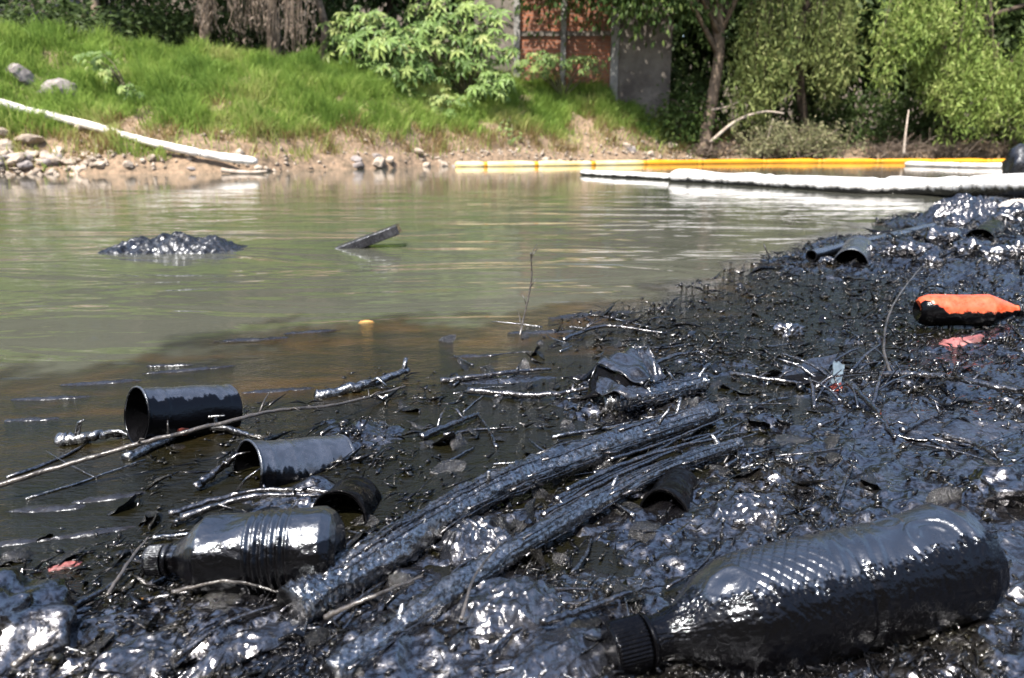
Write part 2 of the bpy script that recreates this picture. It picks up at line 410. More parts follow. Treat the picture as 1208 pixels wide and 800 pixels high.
def make_bank():
    m, nt, b = nmat('bank_soil'); co = coords(nt)
    n1 = ntex(nt, co, 1.2, 4); n2 = ntex(nt, co, 9, 5, .65); lit = attr(nt, 'litter')
    soil = mixc(nt, ramp(nt, n2, [(.35, 0), (.65, 1)]), (.27, .185, .12), (.12, .088, .056))
    grassy = mixc(nt, ramp(nt, n1, [(.35, 0), (.65, 1)]), (.07, .09, .02), (.12, .11, .035))
    c = mixc(nt, attr(nt, 'turf'), soil, grassy); c = mixc(nt, lit, c, (.075, .058, .04))
    nt.links.new(c, b.inputs['Base Color']); b.inputs['Roughness'].default_value = .95
    nb = bumpn(nt, n2, .8, .08); nt.links.new(nb, b.inputs['Normal']); return m
fx = np.concatenate([np.linspace(-70, -13, 20), np.linspace(-12.6, 15, 220), np.linspace(16, 70, 20)])
fv = np.concatenate([np.linspace(-1.2, 6, 110), np.linspace(6.3, 40, 40)])
FX = np.repeat(fx[None], len(fv), 0); FY = yw(FX) + fv[:, None]; FZ = Hf(FX, FY)
def turf_mask(x, y):
    v = y - yw(x) + .45 * perlin(x * 1.1, y * 1.1, 12)
    t = sst(.75, 1.25, v) * sst(5.1, 4.2, x)
    t = t * np.clip(1.1 - 1.4 * sst(.10, .4, fbm(x * .8, y * .8, 3, 15)) * sst(2.6, 1.1, v) - .8 * sst(.28, .5, fbm(x * 1.3, y * 1.3, 3, 16)), 0, 1)
    return t
def litter_mask(x, y):
    v = y - yw(x); run = np.interp(x, [-7, -2.5, 2.5, 4.2, 5], [4.2, 3.8, 2.8, 1.5, .9])
    return sst(0, .7, v - run + .4 * perlin(x * 1.5, y * 1.5, 18))
obj('far_bank', mesh('far_bank', np.stack([FX, FY, FZ], -1).reshape(-1, 3), grid_faces(*FX.shape), make_bank(),
    attrs={'turf': turf_mask(FX, FY).ravel(), 'litter': litter_mask(FX, FY).ravel()}), kind='structure')

# grass blades
def blades(N, x0, x1, v0, v1, maskf, lmin, lmax, width, lean, name, mat, tintf):
    x = RNG.uniform(x0, x1, N); y = yw(x) + RNG.uniform(v0, v1, N)
    k = RNG.random(N) < maskf(x, y); x = x[k]; y = y[k]; n = len(x)
    z = Hf(x, y) - .02
    clump = fbm(x * 1.6, y * 1.6, 3, 33)
    L = RNG.uniform(lmin, lmax, n) * np.clip(1 + 1.5 * clump, .35, 2.1)
    a = RNG.uniform(0, 2 * math.pi, n) ; la = RNG.normal(0, .7, n) - 1.2 + 1.5 * perlin(x * 2, y * 2, 41)
    ld = np.stack([np.cos(la), np.sin(la), np.zeros(n)], 1); w = np.stack([np.cos(a), np.sin(a), np.zeros(n)], 1) * width * RNG.uniform(.7, 1.4, n)[:, None]
    p0 = np.stack([x, y, z], 1); le = (lean * RNG.uniform(.3, 1.5, n) * L)[:, None]
    p1 = p0 + ld * le * .35 + np.array([0, 0, 1]) * (L * .6)[:, None]
    p2 = p0 + ld * le + np.array([0, 0, 1]) * (L * .88)[:, None]
    V = np.stack([p0 - w, p0 + w, p1 - w * .8, p1 + w * .8, p2], 1).reshape(-1, 3)
    i = np.arange(n) * 5
    F3 = np.concatenate([np.stack([i, i + 1, i + 3], 1), np.stack([i, i + 3, i + 2], 1), np.stack([i + 2, i + 3, i + 4], 1)])
    t = np.clip(tintf(x, y) + RNG.normal(0, .13, n), 0, 1)
    return obj(name, mesh(name, V, F3, mat, attrs={'tint': np.repeat(t, 5)}), kind='stuff', label='bright green grass covering the slope of the far bank' if name == 'grass' else 'dry straw coloured grass along the foot of the slope', cat='grass')
M_GRASS = make_leaf('grass_blade', (.145, .24, .05), (.275, .385, .085), (.42, .43, .16), .4, .5)
M_DRY = make_leaf('dry_grass', (.16, .11, .05), (.30, .22, .10), (.34, .28, .14), .3, .7)
def gm(x, y):
    v = y - yw(x); return turf_mask(x, y) * (1 - .75 * litter_mask(x, y)) + .05 + .5 * sst(.1, .35, fbm(x * 1.2, y * 1.8, 3, 67)) * sst(.1, .3, v) * sst(1.6, .9, v) * sst(-2, -4, x)
blades(170000, -11, 5.2, .15, 5.5, gm, .09, .30, .0085, .6, 'grass', M_GRASS, lambda x, y: .48 + .75 * fbm(x * .8, y * .8, 3, 51) + .35 * sst(1.6, .6, y - yw(x)))
blades(70000, -11, 9, .15, 2.4, lambda x, y: .75 * (1 - turf_mask(x, y)) * sst(.15, .5, y - yw(x)) * sst(-.1, .3, fbm(x * 1.5, y * 2, 2, 61) + .1), .06, .22, .006, 1.0, 'dry_grass', M_DRY, lambda x, y: .5 + .5 * perlin(x * 3, y * 3, 63))
# ---------------------------------------------------------------- wall beyond the bank
M_CONC = make_simple('concrete', (.30, .285, .265), .9, (.17, .16, .15), 2.2, ((14, .02),))
M_CONC2 = make_simple('shade_darkened_render', (.19, .165, .14), .95, (.09, .075, .065), 1.4, ((10, .03),))  # mottled render, canopy shade on the wall put into its darker colour
def make_brick():
    m, nt, b = nmat('brickwork'); co = coords(nt)
    mp = node(nt, 'ShaderNodeMapping'); mp.inputs['Rotation'].default_value = (R(90), 0, 0)
    nt.links.new(co, mp.inputs[0])
    br = node(nt, 'ShaderNodeTexBrick', i_Scale=1.0); nt.links.new(mp.outputs[0], br.inputs['Vector'])
    br.inputs['Color1'].default_value = (.36, .125, .06, 1); br.inputs['Color2'].default_value = (.27, .095, .05, 1)
    br.inputs['Mortar'].default_value = (.22, .16, .125, 1)
    br.inputs['Brick Width'].default_value = .24; br.inputs['Row Height'].default_value = .085; br.inputs['Mortar Size'].default_value = .009
    n = ntex(nt, co, 1.5, 4)
    nt.links.new(mixc(nt, ramp(nt, n, [(.4, 0), (.75, 1)]), br.outputs[0], (.10, .06, .045)), b.inputs['Base Color'])
    b.inputs['Roughness'].default_value = .95
    nt.links.new(bumpn(nt, br.outputs['Fac'], -.6, .012), b.inputs['Normal']); return m
M_BRICK = make_brick()
WY0 = 20.2
def wx_at(px): return D(px, 60, WY0)[0]
wall = thing('brick_wall', 'red brick wall with grey concrete posts above the grass slope', 'wall', (wx_at(690), WY0, 1.6))
def wpart(name, x0, x1, z0, z1, dy, th, m):
    v, f = box((x0 + x1) / 2 - wx_at(690), dy, (z0 + z1) / 2 - 1.6, x1 - x0, th, z1 - z0)
    me = mesh(name, v, f, m, False); return obj(name, me, wall)
Z0, Z1 = .9, 5.2
xs = [wx_at(p) for p in (560, 606, 613, 661, 667, 720, 729, 792)]
wpart('render_panel', xs[0], xs[1], Z0, Z1, .05, .2, M_CONC2)
wpart('post', xs[1], xs[2], Z0, Z1, 0, .3, M_CONC)
zb = D(690, 40, WY0)[2]
for a, b_ in ((xs[2], xs[3]), (xs[4], xs[5])):
    wpart('brick_panel', a, b_, Z0, zb - .06, .06, .16, M_BRICK)
    wpart('tie_beam', a, b_, zb - .06, zb + .06, .03, .2, M_CONC2)
    wpart('brick_panel', a, b_, zb + .06, Z1, .06, .16, M_BRICK)
wpart('post', xs[3], xs[4], Z0, Z1, 0, .3, M_CONC)
wpart('post', xs[5], xs[6], Z0, Z1, 0, .3, M_CONC)
wpart('render_panel', xs[6], xs[7], Z0, Z1, .06, .2, M_CONC2)

# ---------------------------------------------------------------- leaves and trees
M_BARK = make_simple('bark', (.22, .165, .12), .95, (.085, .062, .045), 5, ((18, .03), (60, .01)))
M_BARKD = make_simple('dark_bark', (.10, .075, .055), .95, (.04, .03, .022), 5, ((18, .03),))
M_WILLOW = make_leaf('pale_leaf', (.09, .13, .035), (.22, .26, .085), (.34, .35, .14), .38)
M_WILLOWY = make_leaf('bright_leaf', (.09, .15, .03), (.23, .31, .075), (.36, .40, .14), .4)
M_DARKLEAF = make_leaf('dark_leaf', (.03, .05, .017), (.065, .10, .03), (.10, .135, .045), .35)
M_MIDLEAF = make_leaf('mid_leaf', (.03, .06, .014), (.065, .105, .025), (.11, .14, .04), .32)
M_DRYLEAF = make_leaf('dry_stem', (.09, .065, .05), (.19, .145, .11), (.28, .225, .18), .15, .8)
M_PINKBRUSH = make_leaf('brush_leaf', (.09, .10, .045), (.20, .20, .10), (.30, .27, .16), .3)

def leaf_mesh(name, pos, dirs, ln, wd, tint, mat):
    n = len(pos)
    dirs = dirs / np.linalg.norm(dirs, axis=1, keepdims=True)
    r = RNG.normal(size=(n, 3)); s = np.cross(dirs, r); s /= np.linalg.norm(s, axis=1, keepdims=True) + 1e-9
    nn = np.cross(s, dirs)
    ln = ln[:, None]; wd = wd[:, None]
    a = pos; mid = pos + dirs * ln * .45 - nn * wd * .25; c = pos + dirs * ln
    V = np.stack([a, mid + s * wd * .5 + nn * wd * .3, c, mid - s * wd * .5 + nn * wd * .3], 1).reshape(-1, 3)
    i = np.arange(n) * 4
    F = np.concatenate([np.stack([i, i + 1, i + 2], 1), np.stack([i, i + 2, i + 3], 1)])
    return mesh(name, V, F, mat, False, {'tint': np.repeat(np.clip(tint, 0, 1), 4)})

def limbs(base, top, r0, r1, ends, seed, bend=.25):
    rr = random.Random(seed)
    mid = [np.array(base) * (1 - t) + np.array(top) * t + np.array([rr.uniform(-bend, bend), rr.uniform(-bend, bend), 0]) * math.sin(t * 3.1) for t in np.linspace(0, 1, 5)]
    path = smooth_path(mid, 12)
    rad = [r0 * 1.5 if i == 0 else r0 + (r1 - r0) * i / 11 for i in range(12)]
    parts = [tube(path, rad, 9, .12, seed=seed)]
    for e in ends:
        k = rr.randint(5, 11); p = path[k]; e = np.array(e)
        m = (p + e) / 2 + np.array([rr.uniform(-.3, .3), rr.uniform(-.3, .3), rr.uniform(.1, .5)])
        parts.append(tube(smooth_path([p, m, e], 8), np.linspace(rad[k] * .55, .012, 8), 6, .1, seed=seed + 1))
    return join(parts)

def cloud_tree(name, label, base, top, r0, blobs, nleaf, ls, mat, barkm, seed, group=None, cat='tree', droop=.3, cluster=26, crad=.32, gate=-.15, tint0=.5):
    """blobs: (cx, cy, cz, rx, ry, rz, weight); leaf clusters fill each blob unevenly, on shell and inside"""
    base = np.array(base, float)
    t = thing(name, label, cat, base, group)
    tot = sum(b[6] for b in blobs); P0 = []; DI = []; TI = []; ends = []
    for bi, (cx, cy, cz, rx, ry, rz, w) in enumerate(blobs):
        nc = int(nleaf / cluster * w / tot)
        d = RNG.normal(size=(nc * 2, 3)); d /= np.linalg.norm(d, axis=1, keepdims=True)
        rad = RNG.uniform(.25, 1, nc * 2) ** .45
        rad *= 1 + .28 * np.sin(d[:, 0] * 5 + bi) * np.cos(d[:, 2] * 6 + seed) + .12 * RNG.normal(size=nc * 2)
        c = np.stack([cx + d[:, 0] * rx * rad, cy + d[:, 1] * ry * rad, cz + d[:, 2] * rz * rad], 1)
        g = perlin(c[:, 0] * 1.3 + seed, c[:, 2] * 1.3 + c[:, 1] * .5, 7)
        c = c[g > gate][:nc]; d = d[g > gate][:nc]
        ends += [list(q) for q in c[:5]]
        m = len(c); off = RNG.normal(size=(m, cluster, 3)) * crad * RNG.uniform(.5, 1.3, (m, 1, 1))
        off[:, :, 2] = off[:, :, 2] * .8 - np.abs(off[:, :, 2]) * droop
        q = (c[:, None] + off).reshape(-1, 3)
        dd = off / (crad + 1e-6) * .6 + d[:, None] * .5 + RNG.normal(size=off.shape) * .5; dd[:, :, 2] -= droop * 2
        P0.append(q); DI.append(dd.reshape(-1, 3))
        TI.append(np.repeat(np.clip(tint0 + RNG.normal(0, .2, m), 0, 1), cluster) + RNG.normal(0, .12, m * cluster))
    P0 = np.concatenate(P0); DI = np.concatenate(DI); TI = np.concatenate(TI)
    ok = P0[:, 2] > Hf(P0[:, 0], P0[:, 1]) + .02
    P0, DI, TI = P0[ok], DI[ok], TI[ok]
    n = len(P0)
    me = leaf_mesh('crown', P0 - base, DI, RNG.uniform(.7, 1.3, n) * ls, RNG.uniform(.7, 1.2, n) * ls * .42, TI, mat)
    obj('crown', me, t)
    v, f = limbs(base - [0, 0, .15], top, r0, r0 * .55, ends[:26], seed)
    obj('trunk', mesh('trunk', v - base, f, barkm), t)
    return t

def hang_tree(name, label, base, top, r0, strands, nleaf, ls, mat, barkm, seed, cat='tree', ends=(), tint0=.55, spread=.075):
    """strands: list of (x, y, ztop, zbottom): hanging leafy shoots"""
    base = np.array(base, float); t = thing(name, label, cat, base)
    per = max(6, int(nleaf / len(strands))); P0 = []; DI = []; TI = []; st = []
    for (x, y, z1, z0) in strands:
        s = RNG.random(per) ** .85; sway = RNG.normal(0, .10, 2)
        sp = spread * (.5 + 1.6 * np.sin(np.clip(s, 0, 1) * 2.6) * RNG.uniform(.6, 1.4))
        q = np.stack([x + sway[0] * s + RNG.normal(size=per) * sp, y + sway[1] * s + RNG.normal(size=per) * sp, z1 + (z0 - z1) * s], 1)
        P0.append(q); dd = RNG.normal(size=(per, 3)) * .7; dd[:, 2] -= .9; DI.append(dd)
        TI.append(np.clip(tint0 + RNG.normal(0, .17), 0, 1) + RNG.normal(0, .12, per))
        if random.random() < .4: st.append(tube([(x, y, z1), (x + sway[0] * .5, y + sway[1] * .5, (z1 + z0) / 2), (x + sway[0], y + sway[1], z0)], [.012, .008, .003], 4))
    P0 = np.concatenate(P0); DI = np.concatenate(DI); TI = np.concatenate(TI); n = len(P0)
    cr = obj('crown', leaf_mesh('crown', P0 - base, DI, RNG.uniform(.7, 1.3, n) * ls, RNG.uniform(.7, 1.2, n) * ls * .24, TI, mat), t)
    v, f = join(st); obj('shoots', mesh('shoots', v - base, f, barkm), t)
    v, f = limbs(base - [0, 0, .15], top, r0, r0 * .5, ends, seed); obj('trunk', mesh('trunk', v - base, f, barkm), t)
    return t

def strands_in(px0, px1, y0, y1, top_fn, bot_fn, n, clumps=16):
    out = []
    cl = [(px0 + (px1 - px0) * (i + random.uniform(-.45, .45) + .5) / clumps, random.uniform(y0, y1), random.uniform(7, 13), random.gauss(0, 26), random.uniform(-70, 75)) for i in range(clumps)]
    for _ in range(n):
        cx, cy, w, dz, tz = random.choice(cl)
        o_ = random.gauss(0, 1); px = cx + o_ * w; y = cy + random.gauss(0, .25)
        zt = min(top_fn(px), D(cx, tz, cy)[2] - .25 * o_ * o_ + random.uniform(-.3, .3))
        pyb = bot_fn(cx) + dz + random.gauss(0, 16) - 9 * o_ * o_
        zb_ = D(px, pyb, y)[2]
        if zb_ < zt - .25: out.append((D(px, 100, y)[0], y, zt, max(zb_, .35)))
    return out
# the leaning tree with the bare trunk
bt = B(832, 150); bt = np.array([D(830, 150, 19.0)[0], 19.0, hf(D(830, 150, 19.0)[0], 19.0)])
tp = D(866, -90, 19.2)
cloud_tree('leaning_tree', 'tall tree with bare brown leaning trunk at the water edge', bt, tp, .17,
    [(tp[0] - 1.6, 18.6, 5.1, 2.0, 1.5, 1.2, 2), (tp[0] + .6, 18.8, 5.6, 2.0, 1.6, 1.4, 2), (tp[0] - 3.6, 18.9, 4.7, 1.6, 1.3, 1.0, 2), (tp[0] - 2.2, 18.2, 4.2, 1.0, .8, .7, 1.2)], 17000, .17, M_MIDLEAF, M_BARK, 5, crad=.4)
# two drooping trees on the right
f1 = lambda px: np.interp(px, [870, 885, 905, 940, 965, 985, 1005], [60, 110, 125, 70, 105, 90, 40])
s1 = strands_in(880, 995, 18.5, 19.8, lambda p: 5.2, f1, 120, 6)
hang_tree('drooping_tree', 'drooping pale green tree beside the leaning trunk', (D(955, 150, 20.0)[0], 20.0, hf(D(955, 150, 20)[0], 20.0)), D(950, -120, 19.2), .14, s1, 15000, .15, M_WILLOW, M_BARKD, 8, ends=[(s[0], s[1], s[2]) for s in s1[:24]])
f2 = lambda px: np.interp(px, [1020, 1045, 1060, 1090, 1120, 1180, 1210, 1350], [30, 85, 95, 70, 120, 150, 140, 150])
s2 = strands_in(1035, 1380, 18.0, 19.6, lambda p: 5.6, f2, 340, 14)
hang_tree('drooping_tree', 'broad drooping tree with bright yellow green leaves hanging low over the river', (D(1120, 150, 20.2)[0], 20.2, hf(D(1120, 150, 20.2)[0], 20.2)), D(1130, -150, 19.0), .2, s2, 44000, .15, M_WILLOWY, M_BARKD, 9, ends=[(s[0], s[1], s[2]) for s in s2[:30]], tint0=.62)

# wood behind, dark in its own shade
BG = [(-14, 20.5, 'twisted', .5), (-10.2, 19.6, 'thick', .4), (-6.6, 20.6, 'slender', .5), (-3.4, 21.4, 'forked', .4), (-.6, 23.2, 'upright', .5), (2.6, 24.0, 'tall', .4),
      (5.4, 23.0, 'gnarled', .4), (8.6, 22.2, 'mossy', .5), (12.0, 22.2, 'bushy', .5), (15.6, 22.4, 'wide', .5), (-18.5, 21.5, 'old', .5), (19.5, 22.5, 'leafy', .5)]
BGL = ['dark wood tree above the rocks on the slope', 'thick dark tree at the top of the grass slope', 'slender dark tree behind the hanging dry vines', 'dark tree behind the broad leaved shrubs',
       'dark tree left of the brick wall', 'dark tree rising behind the brick wall', 'dark tree behind the leaning trunk', 'dark tree behind the drooping pale tree', 'dark tree behind the broad drooping tree', 'dark tree downstream of the broad drooping tree', 'dark tree upstream of the grass slope', 'dark tree far downstream along the bank']
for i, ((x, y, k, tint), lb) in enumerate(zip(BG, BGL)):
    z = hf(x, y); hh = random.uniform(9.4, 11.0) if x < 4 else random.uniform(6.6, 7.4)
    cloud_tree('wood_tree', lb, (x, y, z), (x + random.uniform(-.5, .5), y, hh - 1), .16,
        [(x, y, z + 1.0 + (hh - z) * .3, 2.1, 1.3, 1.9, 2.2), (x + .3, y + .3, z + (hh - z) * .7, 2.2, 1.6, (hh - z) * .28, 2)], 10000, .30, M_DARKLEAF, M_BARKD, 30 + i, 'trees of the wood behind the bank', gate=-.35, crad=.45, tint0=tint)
# overhanging front canopy that shades the top of the slope (upper left)
for i, (px, y, r0, tx, lb) in enumerate([(236, 16.9, .13, 262, 'tree with grey brown forked trunk at the top of the grass'), (318, 17.4, .17, 306, 'tree hung with dry grey brown vines above the slope'), (108, 17.0, .10, 90, 'small tree in the shade above the grass'), (372, 17.8, .10, 380, 'thin tree between the hanging vines and the broad leaved shrub')]):
    x = D(px, 40, y)[0]; z = hf(x, y); q = D(tx, -160, y)
    cloud_tree('canopy_tree', lb, (x, y, z), q, r0, [(q[0], y - .2, q[2] + .5, 2.0, 1.6, 1.0, 2), (q[0] - 1, y + .5, q[2] + .9, 1.8, 1.5, 1.0, 1)], 7000, .2, M_MIDLEAF, M_BARK, 60 + i, crad=.42)
# hanging dry vines
def vines(px0, px1, y0, y1, pyb, n, label):
    x0 = D((px0 + px1) / 2, 20, (y0 + y1) / 2); base = np.array([x0[0], x0[1], hf(x0[0], x0[1])])
    t = thing('hanging_vines', label, 'vines', base); parts = []
    P0 = []; DI = []; TI = []
    for _ in range(n):
        px = random.uniform(px0, px1); y = random.uniform(y0, y1)
        a = D(px, -90 + random.uniform(-40, 40), y); b = D(px + random.gauss(0, 7), pyb(px) + random.gauss(0, 10), y - random.uniform(0, .3))
        m = (a + b) / 2 + RNG.normal(0, .06, 3)
        parts.append(tube(smooth_path([a, m, b], 6), [.010, .010, .009, .008, .006, .003], 4))
        for s in RNG.random(10): P0.append(a + (b - a) * s + RNG.normal(0, .035, 3)); DI.append([random.gauss(0, .4), random.gauss(0, .4), -1]); TI.append(random.random())
    v, f = join(parts); P0 = np.array(P0); n_ = len(P0)
    obj('stems', mesh('stems', v - base, f, M_DRYLEAF, attrs={'tint': np.repeat(RNG.random(len(v) // 4), 4)}), t)
    obj('dry_leaves', leaf_mesh('dry_leaves', P0 - base, np.array(DI), np.full(n_, .15), np.full(n_, .03), np.array(TI), M_DRYLEAF), t)
vines(272, 362, 15.9, 16.7, lambda p: np.interp(p, [272, 290, 320, 345, 362], [15, 34, 44, 66, 50]), 90, 'curtain of dry grey brown vines hanging over the grass')
vines(232, 252, 16.2, 16.6, lambda p: 34, 18, 'narrow strand of dry vines around the forked trunk')

# undergrowth in the shade
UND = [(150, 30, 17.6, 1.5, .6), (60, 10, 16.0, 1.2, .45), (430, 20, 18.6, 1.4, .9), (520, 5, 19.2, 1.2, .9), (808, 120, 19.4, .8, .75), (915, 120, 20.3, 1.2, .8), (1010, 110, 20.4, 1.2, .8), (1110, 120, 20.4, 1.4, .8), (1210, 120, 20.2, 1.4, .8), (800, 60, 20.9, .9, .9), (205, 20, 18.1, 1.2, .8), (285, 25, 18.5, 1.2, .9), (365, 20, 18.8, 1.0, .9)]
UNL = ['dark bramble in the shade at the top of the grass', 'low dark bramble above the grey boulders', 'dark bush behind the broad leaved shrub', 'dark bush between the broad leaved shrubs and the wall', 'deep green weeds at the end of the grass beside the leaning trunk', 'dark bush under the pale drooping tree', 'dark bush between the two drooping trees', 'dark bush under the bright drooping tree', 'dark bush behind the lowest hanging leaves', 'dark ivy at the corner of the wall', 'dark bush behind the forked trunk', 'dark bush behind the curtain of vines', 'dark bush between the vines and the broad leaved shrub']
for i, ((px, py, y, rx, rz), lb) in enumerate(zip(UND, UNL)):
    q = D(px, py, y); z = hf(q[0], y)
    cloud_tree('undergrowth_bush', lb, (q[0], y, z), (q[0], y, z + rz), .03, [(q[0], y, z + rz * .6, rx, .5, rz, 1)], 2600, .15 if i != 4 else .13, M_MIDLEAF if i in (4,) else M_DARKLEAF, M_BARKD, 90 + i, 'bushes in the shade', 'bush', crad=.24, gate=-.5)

# broad leaved shrubs: every leaf its own mesh object, shared data
def make_bigleaf():
    m, nt, b = nmat('broad_leaf'); inf = node(nt, 'ShaderNodeObjectInfo').outputs['Random']
    c = ramp(nt, inf, [(0, (.08, .14, .035)), (.5, (.17, .255, .07)), (.85, (.24, .31, .09)), (1, (.30, .33, .12))])
    nt.links.new(c, b.inputs['Base Color']); b.inputs['Roughness'].default_value = .5; b.inputs['Specular IOR Level'].default_value = .3
    tr = node(nt, 'ShaderNodeBsdfTranslucent'); nt.links.new(c, tr.inputs[0]); mx = node(nt, 'ShaderNodeMixShader'); mx.inputs[0].default_value = .25
    nt.links.new(b.outputs[0], mx.inputs[1]); nt.links.new(tr.outputs[0], mx.inputs[2]); nt.links.new(mx.outputs[0], nt.nodes['Material Output'].inputs[0]); return m
M_BIG = make_bigleaf()
def castor_leaf(seed):
    rr = random.Random(seed); V = [[0, 0, 0]]; F = []; lobes = 7
    for k in range(lobes):
        a = R(-150 + 300 * k / (lobes - 1)); L = (.62 + .38 * math.cos(a * .55)) * rr.uniform(.85, 1.1)
        w = .30; tip = -.34 * L * L * rr.uniform(.6, 1.3)
        b0 = len(V)
        V += [[math.cos(a - w) * L * .55, math.sin(a - w) * L * .55, .03], [math.cos(a) * L * .5, math.sin(a) * L * .5, -.03], [math.cos(a + w) * L * .55, math.sin(a + w) * L * .55, .03], [math.cos(a) * L, math.sin(a) * L, tip]]
        F += [[0, b0, b0 + 1], [0, b0 + 1, b0 + 2], [b0, b0 + 3, b0 + 1], [b0 + 1, b0 + 3, b0 + 2]]
    return mesh('leaf', np.array(V) * .2, F, M_BIG, False)
LEAFM = [castor_leaf(k) for k in range(5)]
def castor(label, blobs, n, size, seed, name='broad_leaved_shrub'):
    rr = random.Random(seed); bx = np.mean([b[0] for b in blobs]); by = np.mean([b[1] for b in blobs]) + .2
    base = np.array([bx, by, hf(bx, by)]); t = thing(name, label, 'shrub', base, 'broad leaved shrubs on the slope'); stems = []
    tot = sum(b[3] * b[5] for b in blobs)
    for (cx, cy, cz, rx, ry, rz) in blobs:
        for j in range(int(n * rx * rz / tot)):
            d = Vector((rr.gauss(0, 1), rr.gauss(-.55, .8), rr.gauss(.25, .85))).normalized()
            s = rr.uniform(.55, 1.0); p = Vector((cx + d.x * rx * s, cy + d.y * ry * s, cz + d.z * rz * s))
            gz = hf(p.x, p.y) + .05
            if p.z < gz: p.z = gz + rr.uniform(.02, .2)
            nz = (d * .55 + Vector((rr.gauss(-.1, .3), rr.gauss(-.3, .3), .75))).normalized()
            out = Vector((d.x, d.y * .8 - .3, -.45 + rr.gauss(0, .25))); out = (out - nz * out.dot(nz)).normalized()
            M = Matrix((out, nz.cross(out), nz)).transposed().to_4x4()
            sc = size * rr.uniform(.55, 1.2)
            obj('leaf', LEAFM[rr.randrange(5)], t, matrix=Matrix.Translation(p - Vector(base)) @ M @ Matrix.Scale(sc, 4))
            if j % 5 == 0:
                m = (np.array(p) + base) / 2 + np.array([0, .1, .15]); stems.append(tube(smooth_path([base, m, np.array(p)], 6), np.linspace(.018, .006, 6), 5))
    v, f = join(stems); obj('stems', mesh('stems', v - base, f, M_MIDSTEM), t)
M_MIDSTEM = make_simple('green_stem', (.13, .12, .06), .7)
def bl(px, py, y, rx, rz, ry=.5):
    q = D(px, py, y); return (q[0], y, q[2], rx * y / F_PX, ry, rz * y / F_PX)
castor('large broad leaved shrub nearest the hanging vines', [bl(432, 52, 16.6, 48, 40), bl(468, 72, 16.3, 45, 38), bl(410, 40, 16.9, 30, 24)], 200, 1.25, 1)
castor('tallest broad leaved shrub spilling down the slope in front of the wall', [bl(535, 28, 17.6, 55, 40), bl(572, 62, 17.3, 42, 45), bl(505, 60, 17.2, 45, 40), bl(580, 105, 17.0, 28, 24)], 250, 1.25, 2)
castor('small broad leaved seedling cluster low on the grass', [bl(528, 128, 16.4, 32, 24)], 60, .62, 3)
castor('low spreading dark leaved shrub at the foot of the brick wall', [bl(640, 78, 18.9, 36, 17), bl(690, 78, 19.2, 28, 12)], 110, .85, 4)
castor('tiny broad leaved plant at the lower edge of the grass', [bl(603, 163, 16.7, 16, 13)], 24, .5, 5)
castor('row of pale weeds running down the grass near the boulders', [bl(118, 72, 13.0, 18, 16), bl(140, 90, 12.8, 16, 12), bl(160, 110, 12.4, 12, 12)], 60, .5, 6)

# brush, roots, sticks on the right shore
def brush(label, px, py, y, rx, rz, n, name='dead_brush', leafy=0):
    q = D(px, py, y); base = np.array([q[0], y, max(.04, hf(q[0], y))]); t = thing(name, label, 'brush', base); parts = []
    P0 = []
    for _ in range(n):
        a = base + np.array([random.gauss(0, rx * .35), random.gauss(0, .25), .02])
        an = random.uniform(-1.3, 1.3); L = random.uniform(.5, 1.2) * rx
        b = a + np.array([math.sin(an) * L, random.gauss(-.15, .2), abs(math.cos(an)) * rz * random.uniform(.4, 1.1)])
        m = (a + b) / 2 + np.array([0, 0, random.uniform(0, .25)])
        pth = smooth_path([a, m, b], 6); parts.append(tube(pth, np.linspace(random.uniform(.008, .02), .003, 6), 4))
        for s in range(leafy): P0.append(pth[random.randint(2, 5)] + RNG.normal(0, .07, 3))
    v, f = join(parts); obj('branches', mesh('branches', v - base, f, M_DRYLEAF, attrs={'tint': np.repeat(RNG.random(len(v) // 4), 4)}), t)
    if leafy:
        P0 = np.array(P0); m_ = len(P0); dd = RNG.normal(size=(m_, 3)); dd[:, 2] -= .5
        obj('leaves', leaf_mesh('leaves', P0 - base, dd, RNG.uniform(.06, .12, m_), RNG.uniform(.025, .045, m_), RNG.random(m_), M_PINKBRUSH), t)
brush('leafy fallen brush pile beside the leaning trunk', 935, 160, 18.2, 1.15, .85, 150, leafy=40)
brush('bare dead twigs under the bright drooping tree', 1060, 165, 19.2, 1.2, .7, 60)
brush('pinkish dead twigs at the water under the low leaves', 1120, 165, 19.1, 1.0, .7, 60)
brush('tangle of dead roots at the foot of the leaning trunk', 835, 168, 18.9, .6, .35, 50)
brush('dead twigs at the downstream end of the shore', 1190, 165, 19.2, .9, .6, 40)
def pale_branch(pts, r, label):
    w = [D(a, b, y) for a, b, y in pts]; base = np.array(w[0])
    v, f = tube(smooth_path(w, 14), np.linspace(r, r * .4, 14), 7, .15)
    obj('pale_branch', mesh('pale_branch', v - base, f, M_PALEWOOD), None, label, 'branch').location = Vector(base)
M_PALEWOOD = make_simple('bleached_wood', (.42, .36, .30), .85, (.25, .20, .16), 6, ((30, .01),))
pale_branch([(838, 168, 18.6), (868, 143, 18.5), (900, 132, 18.3), (925, 134, 18.2)], .045, 'bleached branch arching over the brush pile')
pale_branch([(839, 130, 18.9), (858, 126, 18.8), (872, 120, 18.7)], .03, 'short bleached snag sticking out of the leaning trunk')
pale_branch([(896, 185, 18.1), (905, 165, 18.1), (912, 140, 18.1)], .03, 'bleached upright stick in front of the brush pile')
pale_branch([(1066, 182, 18.0), (1068, 160, 18.0), (1072, 130, 18.2)], .035, 'bleached upright stem at the shore below the bright tree')

